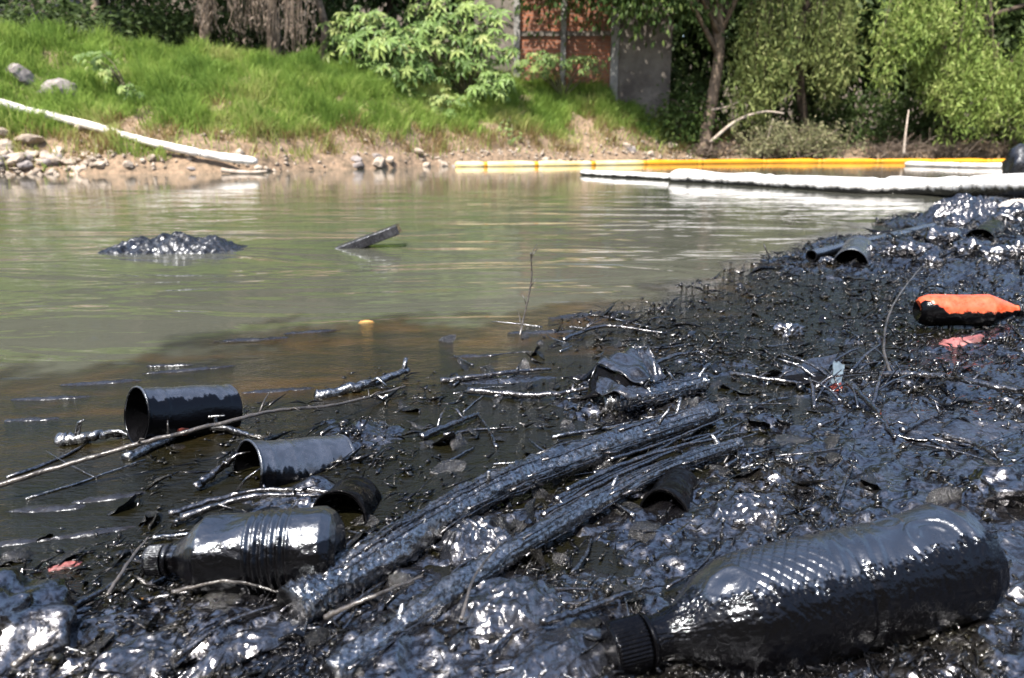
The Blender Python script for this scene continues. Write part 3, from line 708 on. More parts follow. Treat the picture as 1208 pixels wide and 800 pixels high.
# ---------------------------------------------------------------- rocks
M_ROCK = make_simple('grey_rock', (.27, .24, .225), .9, (.15, .13, .125), 7, ((14, .03), (50, .01)))
M_PALEROCK = make_simple('pale_rock', (.42, .35, .28), .9, (.20, .16, .125), 5, ((14, .03), (50, .01)))
def rock_mesh(name, rx, ry, rz, seed, mat, sub=3, rough=.35, angular=.0):
    rr = random.Random(seed * 13 + 1); bm = bmesh.new(); bmesh.ops.create_icosphere(bm, subdivisions=sub, radius=1)
    pl = [(Vector((rr.gauss(0, 1), rr.gauss(0, 1), rr.gauss(0, 1))).normalized(), rr.uniform(.55, .9)) for _ in range(13)]
    for v in bm.verts:
        p = v.co.normalized(); k = 1 + rough * mnoise.noise(p * 1.3 + Vector((seed * 7.1, 0, 0))) + rough * .5 * mnoise.noise(p * 3.1 + Vector((0, seed * 3.3, 0)))
        if angular:
            c = min([d / p.dot(n_) for n_, d in pl if p.dot(n_) > .05] + [1.2]); k = k * (1 - angular) + c * angular + .06 * mnoise.noise(p * 5 + Vector((seed, 0, 0)))
        v.co = Vector((p.x * rx * k, p.y * ry * k, p.z * rz * k))
    me = bpy.data.meshes.new(name); bm.to_mesh(me); bm.free(); me.materials.append(mat)
    me.polygons.foreach_set('use_smooth', np.full(len(me.polygons), angular == 0)); return me
def rock(px, py, rpx, label, mat=None, asp=.75, seed=0, group=None):
    q = B(px, py); r = rpx * q[1] / F_PX
    o = obj('boulder', rock_mesh('boulder', r, r * .8, r * asp, seed, mat or M_ROCK, 3, .35, .85), None, label, 'rock', group)
    o.location = (q[0], q[1], hf(q[0], q[1]) + r * asp * .25); o.rotation_euler.z = seed; return o
rock(76, 116, 25, 'large grey boulder on the grass above the white boom', seed=1)
rock(22, 92, 20, 'grey boulder higher up the grass beside a larger one', seed=2)
rock(97, 152, 10, 'small tan stone under the white boom', M_PALEROCK, seed=3)
for i, (px, py, s_) in enumerate([(8, 178, 17), (34, 168, 15), (20, 193, 15), (55, 190, 13), (84, 194, 10), (2, 160, 12), (118, 196, 9), (150, 198, 8)]):
    rock(px, py, s_, 'large pale broken slab of the eroded shore below the white slope boom', M_PALEROCK, .6, 200 + i, 'pale slabs of the eroded shore')
rock(80, 14, 18, 'pale grey rock at the top of the slope in the shade', seed=4)
for i in range(46):
    px = random.choice([random.uniform(-20, 70), random.uniform(60, 310), random.uniform(420, 540), random.uniform(640, 830)])
    py = np.interp(px, [0, 150, 300, 430, 530, 640, 790], [194, 197, 198, 194, 191, 187, 182]) + random.gauss(0, 4) - (random.random() < .3) * 9
    mt = random.choice([M_PALEROCK, M_PALEROCK, M_ROCK]); rs = random.uniform(3, 9.5) * (1.35 if px < 70 else 1)
    lb = ('large ' if rs > 7 else 'small ') + ('pale' if mt is M_PALEROCK else 'grey') + ' stone at the far waterline ' + ('above the end of the slope boom' if px < 70 else 'below the white slope boom' if px < 320 else 'short of the yellow boom' if px < 545 else 'behind the yellow boom')
    rock(px, min(py, 203), rs, lb, mt, random.uniform(.5, .8), 10 + i, 'stones along the far waterline')
o = obj('boulder', rock_mesh('boulder', .17, .15, .2, 77, M_MOUND), None, 'black oil coated boulder standing behind the white boom', 'rock'); o.location = Vector(D(1206, 198, 7.4)) * 1.0

# broken pale rubble along the shore, too many chips to count
def rubble():
    N = 1500; x = RNG.uniform(-11, 8, N); v_ = RNG.exponential(.28, N) + .02; y = yw(x) + v_
    w = np.interp(x, [-11, -6.2, -5.4, -4, -2.5, -1, 1.5, 5.5, 8], [1, 1, .5, .35, .25, .7, .6, .8, .3]); k = RNG.random(N) < w; x, y = x[k], y[k]; n = len(x)
    z = Hf(x, y); s = RNG.uniform(.015, .06, n) * np.where(x < -5.8, 1.5, 1)
    oc = np.array([[1, 0, 0], [-1, 0, 0], [0, 1, 0], [0, -1, 0], [0, 0, .7], [0, 0, -.7]])
    V = (np.stack([x, y, z + s * .2], 1)[:, None] + oc[None] * s[:, None, None] * RNG.uniform(.5, 1.4, (n, 6, 3)) + RNG.normal(0, .2, (n, 6, 3)) * s[:, None, None]).reshape(-1, 3)
    i = np.arange(n) * 6; F = np.concatenate([np.stack([i + a, i + b, i + c], 1) for a, b, c in ((0, 2, 4), (2, 1, 4), (1, 3, 4), (3, 0, 4), (2, 0, 5), (1, 2, 5), (3, 1, 5), (0, 3, 5))])
    obj('shore_rubble', mesh('shore_rubble', V, F, M_PALEROCK, False), kind='stuff', label='small pale rubble chips along the far waterline', cat='rubble')
rubble()

# ---------------------------------------------------------------- floating booms
M_YELLOW = make_simple('yellow_boom_skin', (.64, .28, .012), .5, (.5, .22, .012), 3, ((20, .01),))
M_PALEYEL = make_simple('sunlit_pale_boom_skin', (.62, .56, .36), .55, (.60, .44, .13), 1.5, ((20, .01),))  # overexposed sunlight put into the colour of the pale segments
M_WHITE = make_simple('white_boom_skin', (.74, .71, .67), .7, (.46, .41, .36), 5, ((12, .02), (40, .006)))
def make_boomstain():
    m, nt, b = nmat('oil_stained_boom'); co = coords(nt); o = attr(nt, 'oil')
    n = ntex(nt, co, 9, 4); a = node(nt, 'ShaderNodeMath', operation='MULTIPLY_ADD'); nt.links.new(n, a.inputs[0]); a.inputs[1].default_value = .5; nt.links.new(o, a.inputs[2])
    f = ramp(nt, a.outputs[0], [(.58, 0), (.72, 1)])
    nt.links.new(mixc(nt, f, (.62, .605, .58), (.012, .012, .012)), b.inputs['Base Color'])
    nt.links.new(ramp(nt, f, [(0, .6), (1, .25)]), b.inputs['Roughness'])
    nt.links.new(bumpn(nt, n, .6, .03), b.inputs['Normal']); return m
M_STAIN = make_boomstain()
def boom_seg(path, r, mat, name, parent, base, seed=0, oil=False, lump=.30, seg=14):
    n = len(path); rad = []
    for i in range(n):
        e = min(i, n - 1 - i) / 1.5
        rad.append(r * min(1, .62 + .38 * e) * (1 + lump * mnoise.noise(Vector((i * .16, seed * 5.0, 0)))))
    v, f = tube(path, rad, seg, 0, seed=seed)
    at = {}
    if oil:
        zc = np.repeat(np.array(path)[:, 2], seg); at = {'oil': np.clip(.5 - (v[:, 2] - zc) / (r * 2), 0, 1) * .78}
    return obj(name, mesh(name, np.asarray(v) - base, f, mat, attrs=at), parent)
def boom(label, pts, r, spec, name, segs, oil=False, float_z=None):
    """segs: list of materials, one per segment"""
    path = smooth_path(pts, 6 + 14 * len(segs)); base = np.array(path[0]); t = thing(name, label, 'boom', base)
    k = len(path) / len(segs)
    for i, m in enumerate(segs):
        a = int(i * k); b = min(len(path), int((i + 1) * k) + 1)
        boom_seg(path[a:b], r, m, 'segment', t, base, i + spec, oil)
        if i: 
            j = boom_seg(path[a - 1:a + 2], r * 1.04, M_YELLOW if m in (M_YELLOW, M_PALEYEL) else m, 'joint', t, base, i, oil)
    return t
def wl(px, py, z=.03): return P(px, py, z)
ypts = [D(px, py, y) for px, py, y in [(537, 187, 14.3), (600, 189, 14.6), (700, 190, 15.3), (790, 190, 16.1), (900, 189.5, 16.9), (1000, 189.5, 17.2), (1100, 190, 17.3), (1195, 190.5, 17.2), (1300, 191, 17)]]
for q in ypts: q[2] = .03
boom('long yellow floating boom along the far shore, some segments painted pale as if sunlit', ypts, .068, 3, 'yellow_boom', [M_PALEYEL] * 4 + [M_YELLOW] * 8)
wpts = [P(px, py, z) for (px, py), z in zip([(792, 209), (850, 212), (930, 216.5), (1010, 221), (1060, 221), (1120, 221), (1185, 220), (1260, 222)], [.05, .045, .045, .05, .055, .08, .13, .16])]
boom('thick white floating boom with oil black underside running to the muck bank', wpts, .088, 5, 'white_boom', [M_STAIN] * 4, True)
bpts = [P(px, py, .03) for px, py in [(686, 204), (720, 206), (755, 207.5), (796, 210)]]
boom('thin oil blackened length of boom trailing off the white boom', bpts, .045, 6, 'white_boom', [M_STAIN], True)
zpts = [P(px, py, .04) for px, py in [(1068, 193.5), (1110, 194.5), (1150, 195.5), (1230, 196)]]
boom('white boom floating just in front of the yellow boom', zpts, .05, 7, 'white_boom', [M_WHITE, M_WHITE])
lp = [B(-60, 112), B(0, 131), B(60, 146), B(120, 161), B(180, 178), B(230, 189), B(262, 195)] + [P(306, 200.5, .04)]
lp = [np.array([q[0], q[1] - .08, q[2] + .13]) for q in lp]
boom('dirty white boom lying down the grass slope into the water', lp, .062, 9, 'white_boom', [M_WHITE] * 4)
pale_branch([(262, 201, 11.0), (290, 203.5, 10.9), (315, 202, 10.8)], .04, 'dark log at the end of the white boom on the slope')
# ================================================================ foreground: things in the oil
def G(px, py):                                # where this direction meets the near muck (or the slick)
    d = ray(px, py); a, b = .3, 9.0
    t = np.geomspace(a, b, 500) / d[1]; q = np.array([0, 0, CAM_H])[None] + t[:, None] * d[None]
    h = np.maximum(Hn(q[:, 0], q[:, 1]), .004); k = np.where(q[:, 2] < h)[0]
    return q[k[0]] if len(k) else P(px, py, 0)
def gz(x, y): return max(hn(x, y), .004)

M_BAG = make_muck('oiled_film', .10, .3, (.008, .009, .012), (.02, .021, .027), 1.0, 1.0, 1.8, crease=.8)
M_SCUM = make_muck('oil_scum', .14, .34, (.014, .014, .017), (.03, .03, .035), .8, .6, 1.5, (.9, .94, 1), crease=.2)
M_CARD = make_muck('oiled_card', .14, .32, (.012, .013, .017), (.006, .006, .007), .8, 1.0, 1.8, crease=.15)
M_RUST = make_simple('rusty_red', (.16, .03, .02), .5, (.05, .014, .01), 60, ((90, .002),))
M_PINK = make_simple('pink_rag', (.30, .10, .095), .5, (.06, .03, .03), 30, ((60, .004),))
M_BLUESH = make_simple('pale_blue_shard', (.12, .16, .19), .35, (.04, .05, .06), 20, ((60, .002),))
M_SACK = make_simple('dirty_sacking', (.55, .50, .45), .8, (.15, .13, .12), 14, ((30, .01),))
M_LEAFO = make_simple('orange_leaf', (.42, .17, .05), .5, (.36, .24, .07), 30, ((60, .003),))
M_OLEAF = make_muck('oiled_leaf', .08, .28, (.004, .004, .0045), (.020, .018, .011), 2.0, .6, 1.7)

LMK = [((210, 490), 'the open can'), ((350, 555), 'the half sunken can'), ((290, 650), 'the ribbed bottle'), ((20, 740), 'the big black lump'), ((200, 770), 'the smooth oily sheet'), ((450, 700), 'the lower half of the thick log'), ((640, 560), 'the upper half of the thick log'),
       ((590, 730), 'the round plastic bag'), ((740, 440), 'the crushed carton'), ((790, 590), 'the added black shell'), ((730, 760), 'the big bottle cap'), ((1000, 780), 'the underside of the big bottle'), ((960, 610), 'the back of the big bottle'), ((1190, 650), 'the base of the big bottle'),
       ((1010, 470), 'the twig tangle'), ((1150, 470), 'the sloping black branch'), ((1150, 370), 'the orange bottle'), ((930, 400), 'the smooth grey lump'), ((1020, 300), 'the pipe'), ((850, 480), 'the barky log end'), ((620, 460), 'the blue grey film')]
_lm = [(P(a[0], a[1], .01), n) for a, n in LMK]
def near(q): return min(_lm, key=lambda l: math.hypot(l[0][0] - q[0], l[0][1] - q[1]) / (l[0][1] + .2))[1]
# ---- cans
def tin_can(label, A, B_, r, oilf, seed, ribs=(), spot=False, mat=None):
    L = (Vector(B_) - Vector(A)).length; M = frame_from(A, B_)
    t = thing('tin_can', label, 'can', matrix=M)
    pts = densify([(0, r), (L, r)], .0025)
    def crush(X, T): return .0045 * perlin(X * 11 + seed + np.cos(T) * .8, np.sin(T) * .8 + seed, seed + 2)
    def dp(X, T):
        d = crush(X, T)
        for c, w, a in ribs: d = d + a * np.exp(-((X - c) / w) ** 2)
        d = d + .0008 * perlin(X * 30 + seed, T * 1.4, seed) - .0006 * np.exp(-((X - L * .6) / .02) ** 2 - ((T - .3) / .35) ** 2)
        return d + .0007 * (oilf(X, T) > .5)
    v, f, o = lathe(pts, 120, dp, oilf); wl_ = obj('wall', mesh('wall', v, f, mat or M_TIN, attrs={'oil': o}), t)
    ins = densify([(.001, r - .0012), (L - .004, r - .0012), (L - .004, 0.0)], .006)
    v, f, o = lathe(ins, 60, lambda X, T: crush(X, T) - .0006); obj('inner_wall', mesh('inner_wall', v, f, M_OIL_HOLLOW), t)
    rim = [(0.002 + .0016 * math.cos(a), r + .0008 + .0016 * math.sin(a)) for a in np.linspace(0, 2 * math.pi, 9)]
    v, f, o = lathe(rim, 72, crush, oilf); obj('rim', mesh('rim', v, f, mat or M_TIN, attrs={'oil': o}), wl_)
    bas = [(L - .001, r + .0002), (L + .0015, r + .0016), (L + .003, r + .0008), (L + .003, r - .002), (L - .001, r - .004), (L - .002, 0)]
    v, f, o = lathe(bas, 72, crush, oilf); obj('base', mesh('base', v, f, mat or M_TIN, attrs={'oil': o}), t)
    if spot:
        v, f = rock_mesh_arrays(.010, .004, .007, seed); v = v + np.array([L * .38, -r * .93, -r * .38])
        obj('rust_patch', mesh('rust_patch', v, f, M_RUST), wl_)
    return t
def rock_mesh_arrays(rx, ry, rz, seed):
    me = rock_mesh('tmp', rx, ry, rz, seed, M_RUST, 2); v = np.zeros(len(me.vertices) * 3); me.vertices.foreach_get('co', v)
    f = [list(p.vertices) for p in me.polygons]; bpy.data.meshes.remove(me); return v.reshape(-1, 3), f
def drip(theta0, amp=.25, freq=70, seed=0):
    """oil covers the side turned to local -Y (positive theta) below theta0 and the far lower side"""
    def fn(X, T):
        n = amp * perlin(X * freq, X * 0 + seed, seed) + amp * .7 * perlin(X * freq * 3, T * 2, seed + 3)
        a = np.where(T > 0, T - theta0, -T - (theta0 + .9))
        return .5 + .5 * np.clip((a + n) * 6, -1, 1)
    return fn
A = P(160, 491, .048); Bq = P(268, 484, .020)
tin_can('open tin can lying on its side behind the long pale stick', A, Bq, .040, drip(.75, .3, 60, 1), 3, [(.03, .003, .0008), (.12, .003, .0008)], True)
A = P(290, 558, .016); Bq = P(402, 548, -.014)
tin_can('half sunken silvery can in front of the long pale stick', A, Bq, .040, drip(1.25, .5, 50, 2), 5, [(.02, .003, .001), (.05, .003, .001)])
A = P(400, 612, .010); Bq = P(420, 590, .002)
tin_can('small black can with its dark mouth open behind the ribbed bottle', A, Bq, .030, lambda X, T: np.ones_like(X), 7, mat=M_OIL_HOLLOW)
A = P(783, 606, .006); Bq = P(800, 578, .000)  # added black shell draws the shaded void under the log end
tin_can('added black shell imitating the dark hollow under the bundle of sticks', A, Bq, .027, lambda X, T: np.ones_like(X), 8, mat=M_OIL_HOLLOW)
A = P(1003, 313, .012); Bq = P(1012, 295, .02)
tin_can('grey can standing mouth down on the muck beside the pipe end', A, Bq, .056, drip(1.5, .3, 30, 4), 9)
A = P(1155, 287, .035); Bq = P(1172, 274, .045)
tin_can('blackened pot half buried on the bank above the orange bottle', A, Bq, .055, lambda X, T: np.ones_like(X), 10, mat=M_OIL_HOLLOW)
# ---- bottles
def bottle(label, A, B_, prof, oilf, disp, mat, cap, capmat, seg=200, step=.0018, roll=0, name='plastic_bottle', base_mat=None):
    """A is the cap end. prof: (x, r) of the body; cap: (x0, x1, r)"""
    t = thing(name, label, 'bottle', matrix=frame_from(A, B_, roll))
    v, f, o = lathe(densify(prof, step), seg, disp, oilf); obj('body', mesh('body', v, f, mat, attrs={'oil': o}), t)
    if cap:
        x0, x1, r = cap
        cp = densify([(x0, 0), (x0, r - .002), (x0 + .002, r), (x1, r), (x1, r - .003)], .0015)
        def cd_(X, T): return .0007 * np.sin(T * 40) * (X > x0 + .003) + .0006 * perlin(X * 80, T * 3, 4)
        v, f, o = lathe(cp, 160, cd_, oilf); c = obj('cap', mesh('cap', v, f, capmat, attrs={'oil': o}), t)
        rg = densify([(x1 + .002, r - .003), (x1 + .002, r + .001), (x1 + .006, r + .001), (x1 + .006, r - .003)], .002)
        v, f, o = lathe(rg, 80, None, oilf); obj('neck_ring', mesh('neck_ring', v, f, capmat, attrs={'oil': o}), c)
    return t
# the big embossed bottle in front
A = P(722, 766, .030); Bq = P(1150, 655, .055)
Lb = float(np.linalg.norm(Bq - A)); k = Lb / .35
Rb = .051
profb = [(.028 * k, .016), (.045 * k, .017), (.062 * k, .024), (.085 * k, .040), (.105 * k, .0485), (.125 * k, Rb), (.20 * k, Rb), (.205 * k, Rb - .0025), (.212 * k, Rb), (.322 * k, Rb), (.338 * k, Rb - .006), (.346 * k, Rb - .016), (.350 * k, Rb - .026), (.343 * k, .008), (.341 * k, 0)]
def disp_big(X, T):
    x = X / k; d = np.zeros_like(X); s = T * Rb
    sc = sst(.108, .114, x) * sst(.186, .178, x)                       # netted scales
    a = (x * 92 + s * 70); b = (x * 92 - s * 70)
    line = np.minimum(np.abs(np.sin(a * math.pi)), np.abs(np.sin(b * math.pi)))
    d = d + sc * (.0011 * sst(0, .4, line) - .0005)
    chev = np.abs(((x - .178) + .35 * (s - .02)) % .0125 - .00625) / .00625       # slanting ribs
    d = d + sst(.182, .188, x) * sst(.242, .232, x) * (.0016 * (chev - .5))
    eye = np.hypot((x - .094) * 1.0, (s - .012)); d = d + .0018 * np.exp(-((eye - .016) / .0035) ** 2) + .0012 * np.exp(-(eye / .005) ** 2)
    rr_ = np.hypot(x - .283, s - .022); d = d + .0016 * np.exp(-((rr_ - .024) / .0016) ** 2) + .0012 * np.exp(-((rr_ - .014) / .0020) ** 2) * (np.abs(s - .022) > .004)
    rr2 = np.hypot(x - .262, s + .014); d = d + .0013 * np.exp(-((rr2 - .012) / .002) ** 2)
    d = d + .0013 * np.exp(-((x - .318) / .003) ** 2) + .0030 * sst(.33, .345, x) * np.cos(5 * T) * sst(.35, .34, x)
    d = d + .0018 * perlin(x * 13, T * 1.1, 3) + .0014 * (.5 - np.abs(perlin(x * 26 + T * .6, T * 1.6, 23)) * 2) * sst(.19, .25, x) - .003 * np.exp(-((x - .25) / .05) ** 2 - ((T + .2) / .5) ** 2)
    return d
def oil_big(X, T):
    x = X / k; n = .14 * perlin(x * 60, x * 0, 5) + .16 * perlin(x * 210, T * 3, 6) + .22 * perlin(x * 420, T * 14, 7)
    thr = np.interp(x, [.05, .09, .12, .2, .3, .36], [.30, .52, .66, .72, .62, .55])
    a = np.where(T > 0, T - thr, -T - 1.75)
    e = .5 + .5 * np.clip((a + n) * 6, -1, 1)
    return np.maximum(e, sst(.082, .074, x) * .55 * (T > -.4) + sst(.056, .052, x))
def disp_big2(X, T): return disp_big(X, T) * (1 - .75 * (oil_big(X, T) > .5)) + .0011 * sst(.45, .75, oil_big(X, T)) + .0007 * perlin(X * 150, T * 8, 9) * (oil_big(X, T) > .5) + .0014 * perlin(X * 380, T * 19, 13) * np.exp(-((oil_big(X, T) - .6) / .3) ** 2)
bottle('large plastic bottle with embossed scales and ring, its side dripping black oil', A, Bq, profb, oil_big, disp_big2, M_PET, (-.002, .026 * k, .0205), M_CAPB, 420, .0011)
# ribbed bottle at the left
A = P(176, 662, .032); Bq = P(402, 646, .042)
L2 = float(np.linalg.norm(Bq - A)); k2 = L2 / .2; R2 = .040
prof2 = [(.018 * k2, .012), (.03 * k2, .014), (.05 * k2, .032), (.062 * k2, R2), (.186 * k2, R2), (.195 * k2, R2 - .005), (.200 * k2, R2 - .014), (.194 * k2, .006), (.194 * k2, 0)]
def disp2(X, T):
    x = X / k2; return .0016 * np.sin(x * 2 * math.pi / .0085 + .25 * np.sin(T * 2)) * sst(.106, .112, x) * sst(.158, .152, x) + .003 * perlin(x * 18, T * 1.3, 8) - .007 * np.exp(-((x - .085) / .02) ** 2 - ((T - .1) / .5) ** 2) + .0008 * perlin(x * 90, T * 5, 9)
bottle('crumpled ribbed bottle lying left of the thick log, black underneath', A, Bq, prof2, drip(.85, .22, 70, 6), disp2, M_PET, (-.002, .016 * k2, .0145), M_CAPB, 260, .0013)
# orange bottle
A = P(1215, 366, .05); Bq = P(1082, 366, .045)
L3 = float(np.linalg.norm(Bq - A)); k3 = L3 / .27; R3 = .037
prof3 = [(.026 * k3, .011), (.038 * k3, .012), (.055 * k3, .020), (.10 * k3, R3), (.15 * k3, R3 * .97), (.245 * k3, R3), (.262 * k3, R3 - .006), (.27 * k3, R3 - .014), (.262 * k3, .004), (.262 * k3, 0)]
def oil_or(X, T):                           # here local -Y looks away from the river path; oil is on both lower sides and the base
    x = X / k3; n = .3 * perlin(x * 40, x * 0 + 2, 5) + .15 * perlin(x * 120, T * 3, 6)
    return np.maximum(.5 + .5 * np.clip((np.abs(T) - 1.5 + n + .9 * sst(.2, .275, x)) * 6, -1, 1), 0)
bottle('orange plastic bottle lying on the muck with its lower half blackened', A, Bq, prof3, oil_or, lambda X, T: .0012 * perlin(X * 30, T * 2, 5) + .0008 * (oil_or(X, T) > .5), M_ORANGE, (-.002, .024 * k3, .0145), M_CAPB, 140, .002)

# ---- logs and sticks
def stick(name, label, pts, r, mat, n=26, seg=8, rough=.12, cat='stick', group=None, taper=.45, twig=0, world=False, seed=0, parts=None):
    w = [np.array(p) if world else (lambda q: q + np.array([0, 0, p[2]]))(G(p[0], p[1])) for p in pts]
    path = smooth_path(w, n); base = np.array(path[0])
    rr = random.Random(seed + int(abs(base[0]) * 1e4))
    for i in range(1, n - 1): path[i] += np.array([rr.gauss(0, 1), rr.gauss(0, 1), rr.gauss(0, 1)]) * r * .13
    V, F = tube(path, np.linspace(r, r * taper, n), seg, rough, seed=seed)
    allp = [(V, F)]
    for j in range(twig):
        i = rr.randint(n // 5, n - 3); d = Vector(path[i + 1] - path[i]).normalized(); s = Vector((rr.gauss(0, 1), rr.gauss(0, 1), abs(rr.gauss(.4, .5))))
        e = Vector(path[i]) + (d * .6 + s.normalized() * .7) * min(rr.uniform(6, 14) * r, .05)
        allp.append(tube([path[i], (Vector(path[i]) + e) / 2 + Vector((0, 0, r)), e], [r * .45, r * .35, r * .15], 5))
    V, F = join(allp)
    o = obj(name, mesh(name, V - base, F, mat), None, label, cat, group); o.location = Vector(base); return o
def log(label, pts, r0, r1, seed):
    w = [G(a, b) * [1, 1, 0] + np.array([0, 0, z]) for a, b, z in pts]; n = 260
    path = smooth_path(w, n); base = np.array(path[0]); t = thing('oily_log', label, 'log', base)
    V, F = tube(path, np.linspace(r0, r1, n), 40, 0, seed=seed); V = np.asarray(V)
    cen = np.repeat(path, 40, 0); d = V - cen; rr = np.linalg.norm(d, axis=1); d = d / rr[:, None]
    ax = np.repeat(np.arange(n), 40) * (np.linalg.norm(path[-1] - path[0]) / n); th = np.tile(np.linspace(0, 2 * math.pi, 40, endpoint=False), n)
    c, s_ = np.cos(th), np.sin(th)
    dr = .26 * perlin(ax * 11 + c * .7, s_ * .7, seed) + .34 * (np.abs(perlin(ax * 90 + c * 3, s_ * 3 + ax * 20, seed + 1)) - .2) + .20 * perlin(ax * 190 + c * 6, s_ * 6, seed + 2) + .22 * perlin(ax * 22 + c * 5, s_ * 5, seed + 4)
    V = cen + d * (rr * (1 + dr))[:, None]
    obj('bark', mesh('bark', V - base, F, M_OILBARK), t)
    fb = []
    for j in range(34):
        i0 = random.randint(0, n - 60); m_ = random.randint(30, 110); th0 = random.uniform(0, 6.28); tw = random.uniform(-.012, .012); pp_ = []
        for i in range(i0, min(n, i0 + m_), 6):
            k_ = int((th0 + tw * (i - i0)) / 6.2832 * 40) % 40; vv = V[i * 40 + k_]; pp_.append(vv + (vv - path[i]) * .06)
        if len(pp_) > 3: fb.append(tube(pp_, np.linspace(.0016, .0007, len(pp_)), 5))
    v, f = join(fb); obj('bark_fibres', mesh('bark_fibres', v - base, f, M_OILTWIG), t)
    for j in range(3):
        i = random.randint(20, n - 20); a = path[i]; e = a + np.array([random.uniform(-.03, .03), random.uniform(-.02, .02), r0 * 1.6])
        v, f = tube([a, (a + e) / 2, e], [.004, .0035, .002], 6, .2); obj('knot_stub', mesh('knot_stub', v - base, f, M_OILBARK), t)
    return t
log('thick oil soaked log running up from the ribbed bottle', [(345, 728, .020), (600, 590, .026), (838, 500, .024)], .0215, .0165, 3)
log('thinner oil soaked log beside the thick log, over the plastic bags', [(392, 800, .020), (590, 672, .024), (760, 578, .024), (872, 535, .018)], .0125, .0085, 8)
log('short barky log end above the thick log', [(714, 486, .022), (770, 478, .024), (828, 463, .020)], .020, .016, 14)
stick('long_stick', 'long pale stick reaching from the river past the two cans', [tuple(P(*q_)) for q_ in [(-40, 585, .02), (60, 554, .035), (160, 525, .05), (270, 497, .058), (330, 484, .05), (400, 477, .03), (478, 456, .012)]], .0036, M_TWIG, 60, 8, .2, taper=.6, twig=6, world=True)
stick('black_branch', 'black branch sloping across the bare muck below the orange bottle', [(1036, 452, .016), (1090, 456, .022), (1150, 466, .022), (1230, 482, .018)], .0065, M_OILTWIG, 40, twig=5, taper=.7)
stick('black_branch', 'forked black branch pointing down from the twig tangle', [(1000, 465, .02), (1030, 492, .014), (1055, 522, .008)], .006, M_OILTWIG, 24, twig=3)
stick('black_branch', 'short black branch end beside the forked branch', [(1062, 515, .010), (1090, 506, .014), (1112, 497, .012)], .0045, M_OILTWIG, twig=3)
stick('bent_reed', 'bent pale stem rising from the twig tangle to the orange bottle', [(1050, 447, .01), (1040, 425, .03), (1046, 395, .05), (1062, 372, .07), (1082, 352, .09)], .0032, M_TWIG, 30, 6)
stick('reed_stem', 'thin upright reed standing in the slick near open water', [tuple(P(612, 402, -.01)), tuple(D(618, 375, 1.62)), tuple(D(627, 330, 1.63)), tuple(D(626, 298, 1.63))], .0030, M_TWIG, 30, 6, world=True, twig=5)
stick('reed_stem', 'short broken reed poking out of the river', [tuple(P(909, 306, -.01)), tuple(D(905, 298, 2.55)), tuple(D(901, 288, 2.55))], .004, M_TWIG, 10, 6, world=True)
BUN = [[(655, 602), (740, 560), (835, 510)], [(640, 625), (730, 575), (850, 522)], [(668, 598), (760, 556), (880, 526)], [(690, 592), (770, 560), (892, 522)], [(660, 610), (700, 585), (790, 545)], [(720, 560), (780, 540), (862, 505)], [(700, 570), (760, 552), (820, 535)]]
for i, b_ in enumerate(BUN):
    stick('bundled_stick', 'thin black stick in the bundle lying between the two logs', [(p[0], p[1], .014 + .004 * (i % 3)) for p in b_], .0042 - .0003 * i, M_OILTWIG, 26, 7, .2, group='sticks bundled between the logs', seed=i)
SIN = [('black stick with a snapped end floating above the bottles on the slick', [(372, 470, .004), (430, 462, .012), (482, 448, .02)], .011, M_OILBARK),
       ('flat black splinter on the slick above the half sunken can', [(520, 452, .004), (590, 447, .010), (650, 440, .008)], .006, M_OILTWIG),
       ('forked black stick leading to the crushed carton', [(552, 466, .008), (640, 474, .012), (716, 462, .014)], .006, M_OILTWIG),
       ('short grey stick floating in the olive slick', [(497, 520, .006), (535, 505, .008), (566, 492, .006)], .006, M_OILTWIG),
       ('curved black twig arching behind the crushed carton', [(664, 404, .006), (710, 394, .018), (782, 398, .010)], .005, M_OILTWIG),
       ('black stick from the carton towards the river', [(765, 442, .016), (800, 432, .024), (828, 430, .02)], .005, M_OILTWIG),
       ('straight black stick right of the barky log end', [(862, 446, .01), (900, 454, .012), (945, 458, .01)], .005, M_OILTWIG),
       ('thin pale twig lying under the ribbed bottle', [(205, 712, .012), (270, 708, .020), (338, 716, .014)], .0022, M_TWIG),
       ('thin pale twig crossing the thinner log', [(385, 752, .02), (440, 735, .026), (500, 712, .028)], .0024, M_TWIG),
       ('pale straw leaning over the round plastic bag', [(545, 745, .012), (560, 715, .03), (590, 685, .04)], .0018, M_TWIG),
       ('black stick lying beside the bottle cap', [(640, 748, .012), (690, 735, .014), (745, 712, .012)], .004, M_OILTWIG),
       ('short pale twig at the neck of the ribbed bottle', [(128, 712, .008), (160, 680, .022), (180, 664, .03)], .0022, M_TWIG),
       ('bleached straw between the big black lump and the ribbed bottle', [(20, 800, .012), (45, 785, .014), (68, 772, .012)], .003, M_TWIG),
       ('stick half sunk between the two open cans', [(150, 545, .004), (235, 512, .01), (300, 520, .008)], .008, M_OILBARK),
       ('black splinter leaning into the half sunken can', [(232, 580, .006), (262, 566, .016), (292, 548, .02)], .006, M_OILTWIG),
       ('black stick floating left of the first can', [(72, 524, .006), (110, 522, .010), (150, 516, .008)], .010, M_OILBARK),
       ('oily stick floating in front of the half sunken can', [(200, 612, .006), (300, 588, .010), (400, 585, .006)], .0045, M_OILTWIG),
       ('oily stick lying along the back of the ribbed bottle', [(215, 622, .012), (300, 606, .022), (380, 600, .016)], .0050, M_OILTWIG),
       ('black stick on the pale sheen beside the bottle base', [(1140, 700, .008), (1175, 712, .01), (1215, 730, .01)], .004, M_OILTWIG),
       ('forked black twig on the muck above the big bottle', [(985, 605, .01), (993, 590, .022), (1005, 560, .018)], .0035, M_OILTWIG),
       ('long black twig beside the forked branch', [(1110, 520, .01), (1150, 536, .014), (1180, 552, .01)], .0045, M_OILTWIG)]
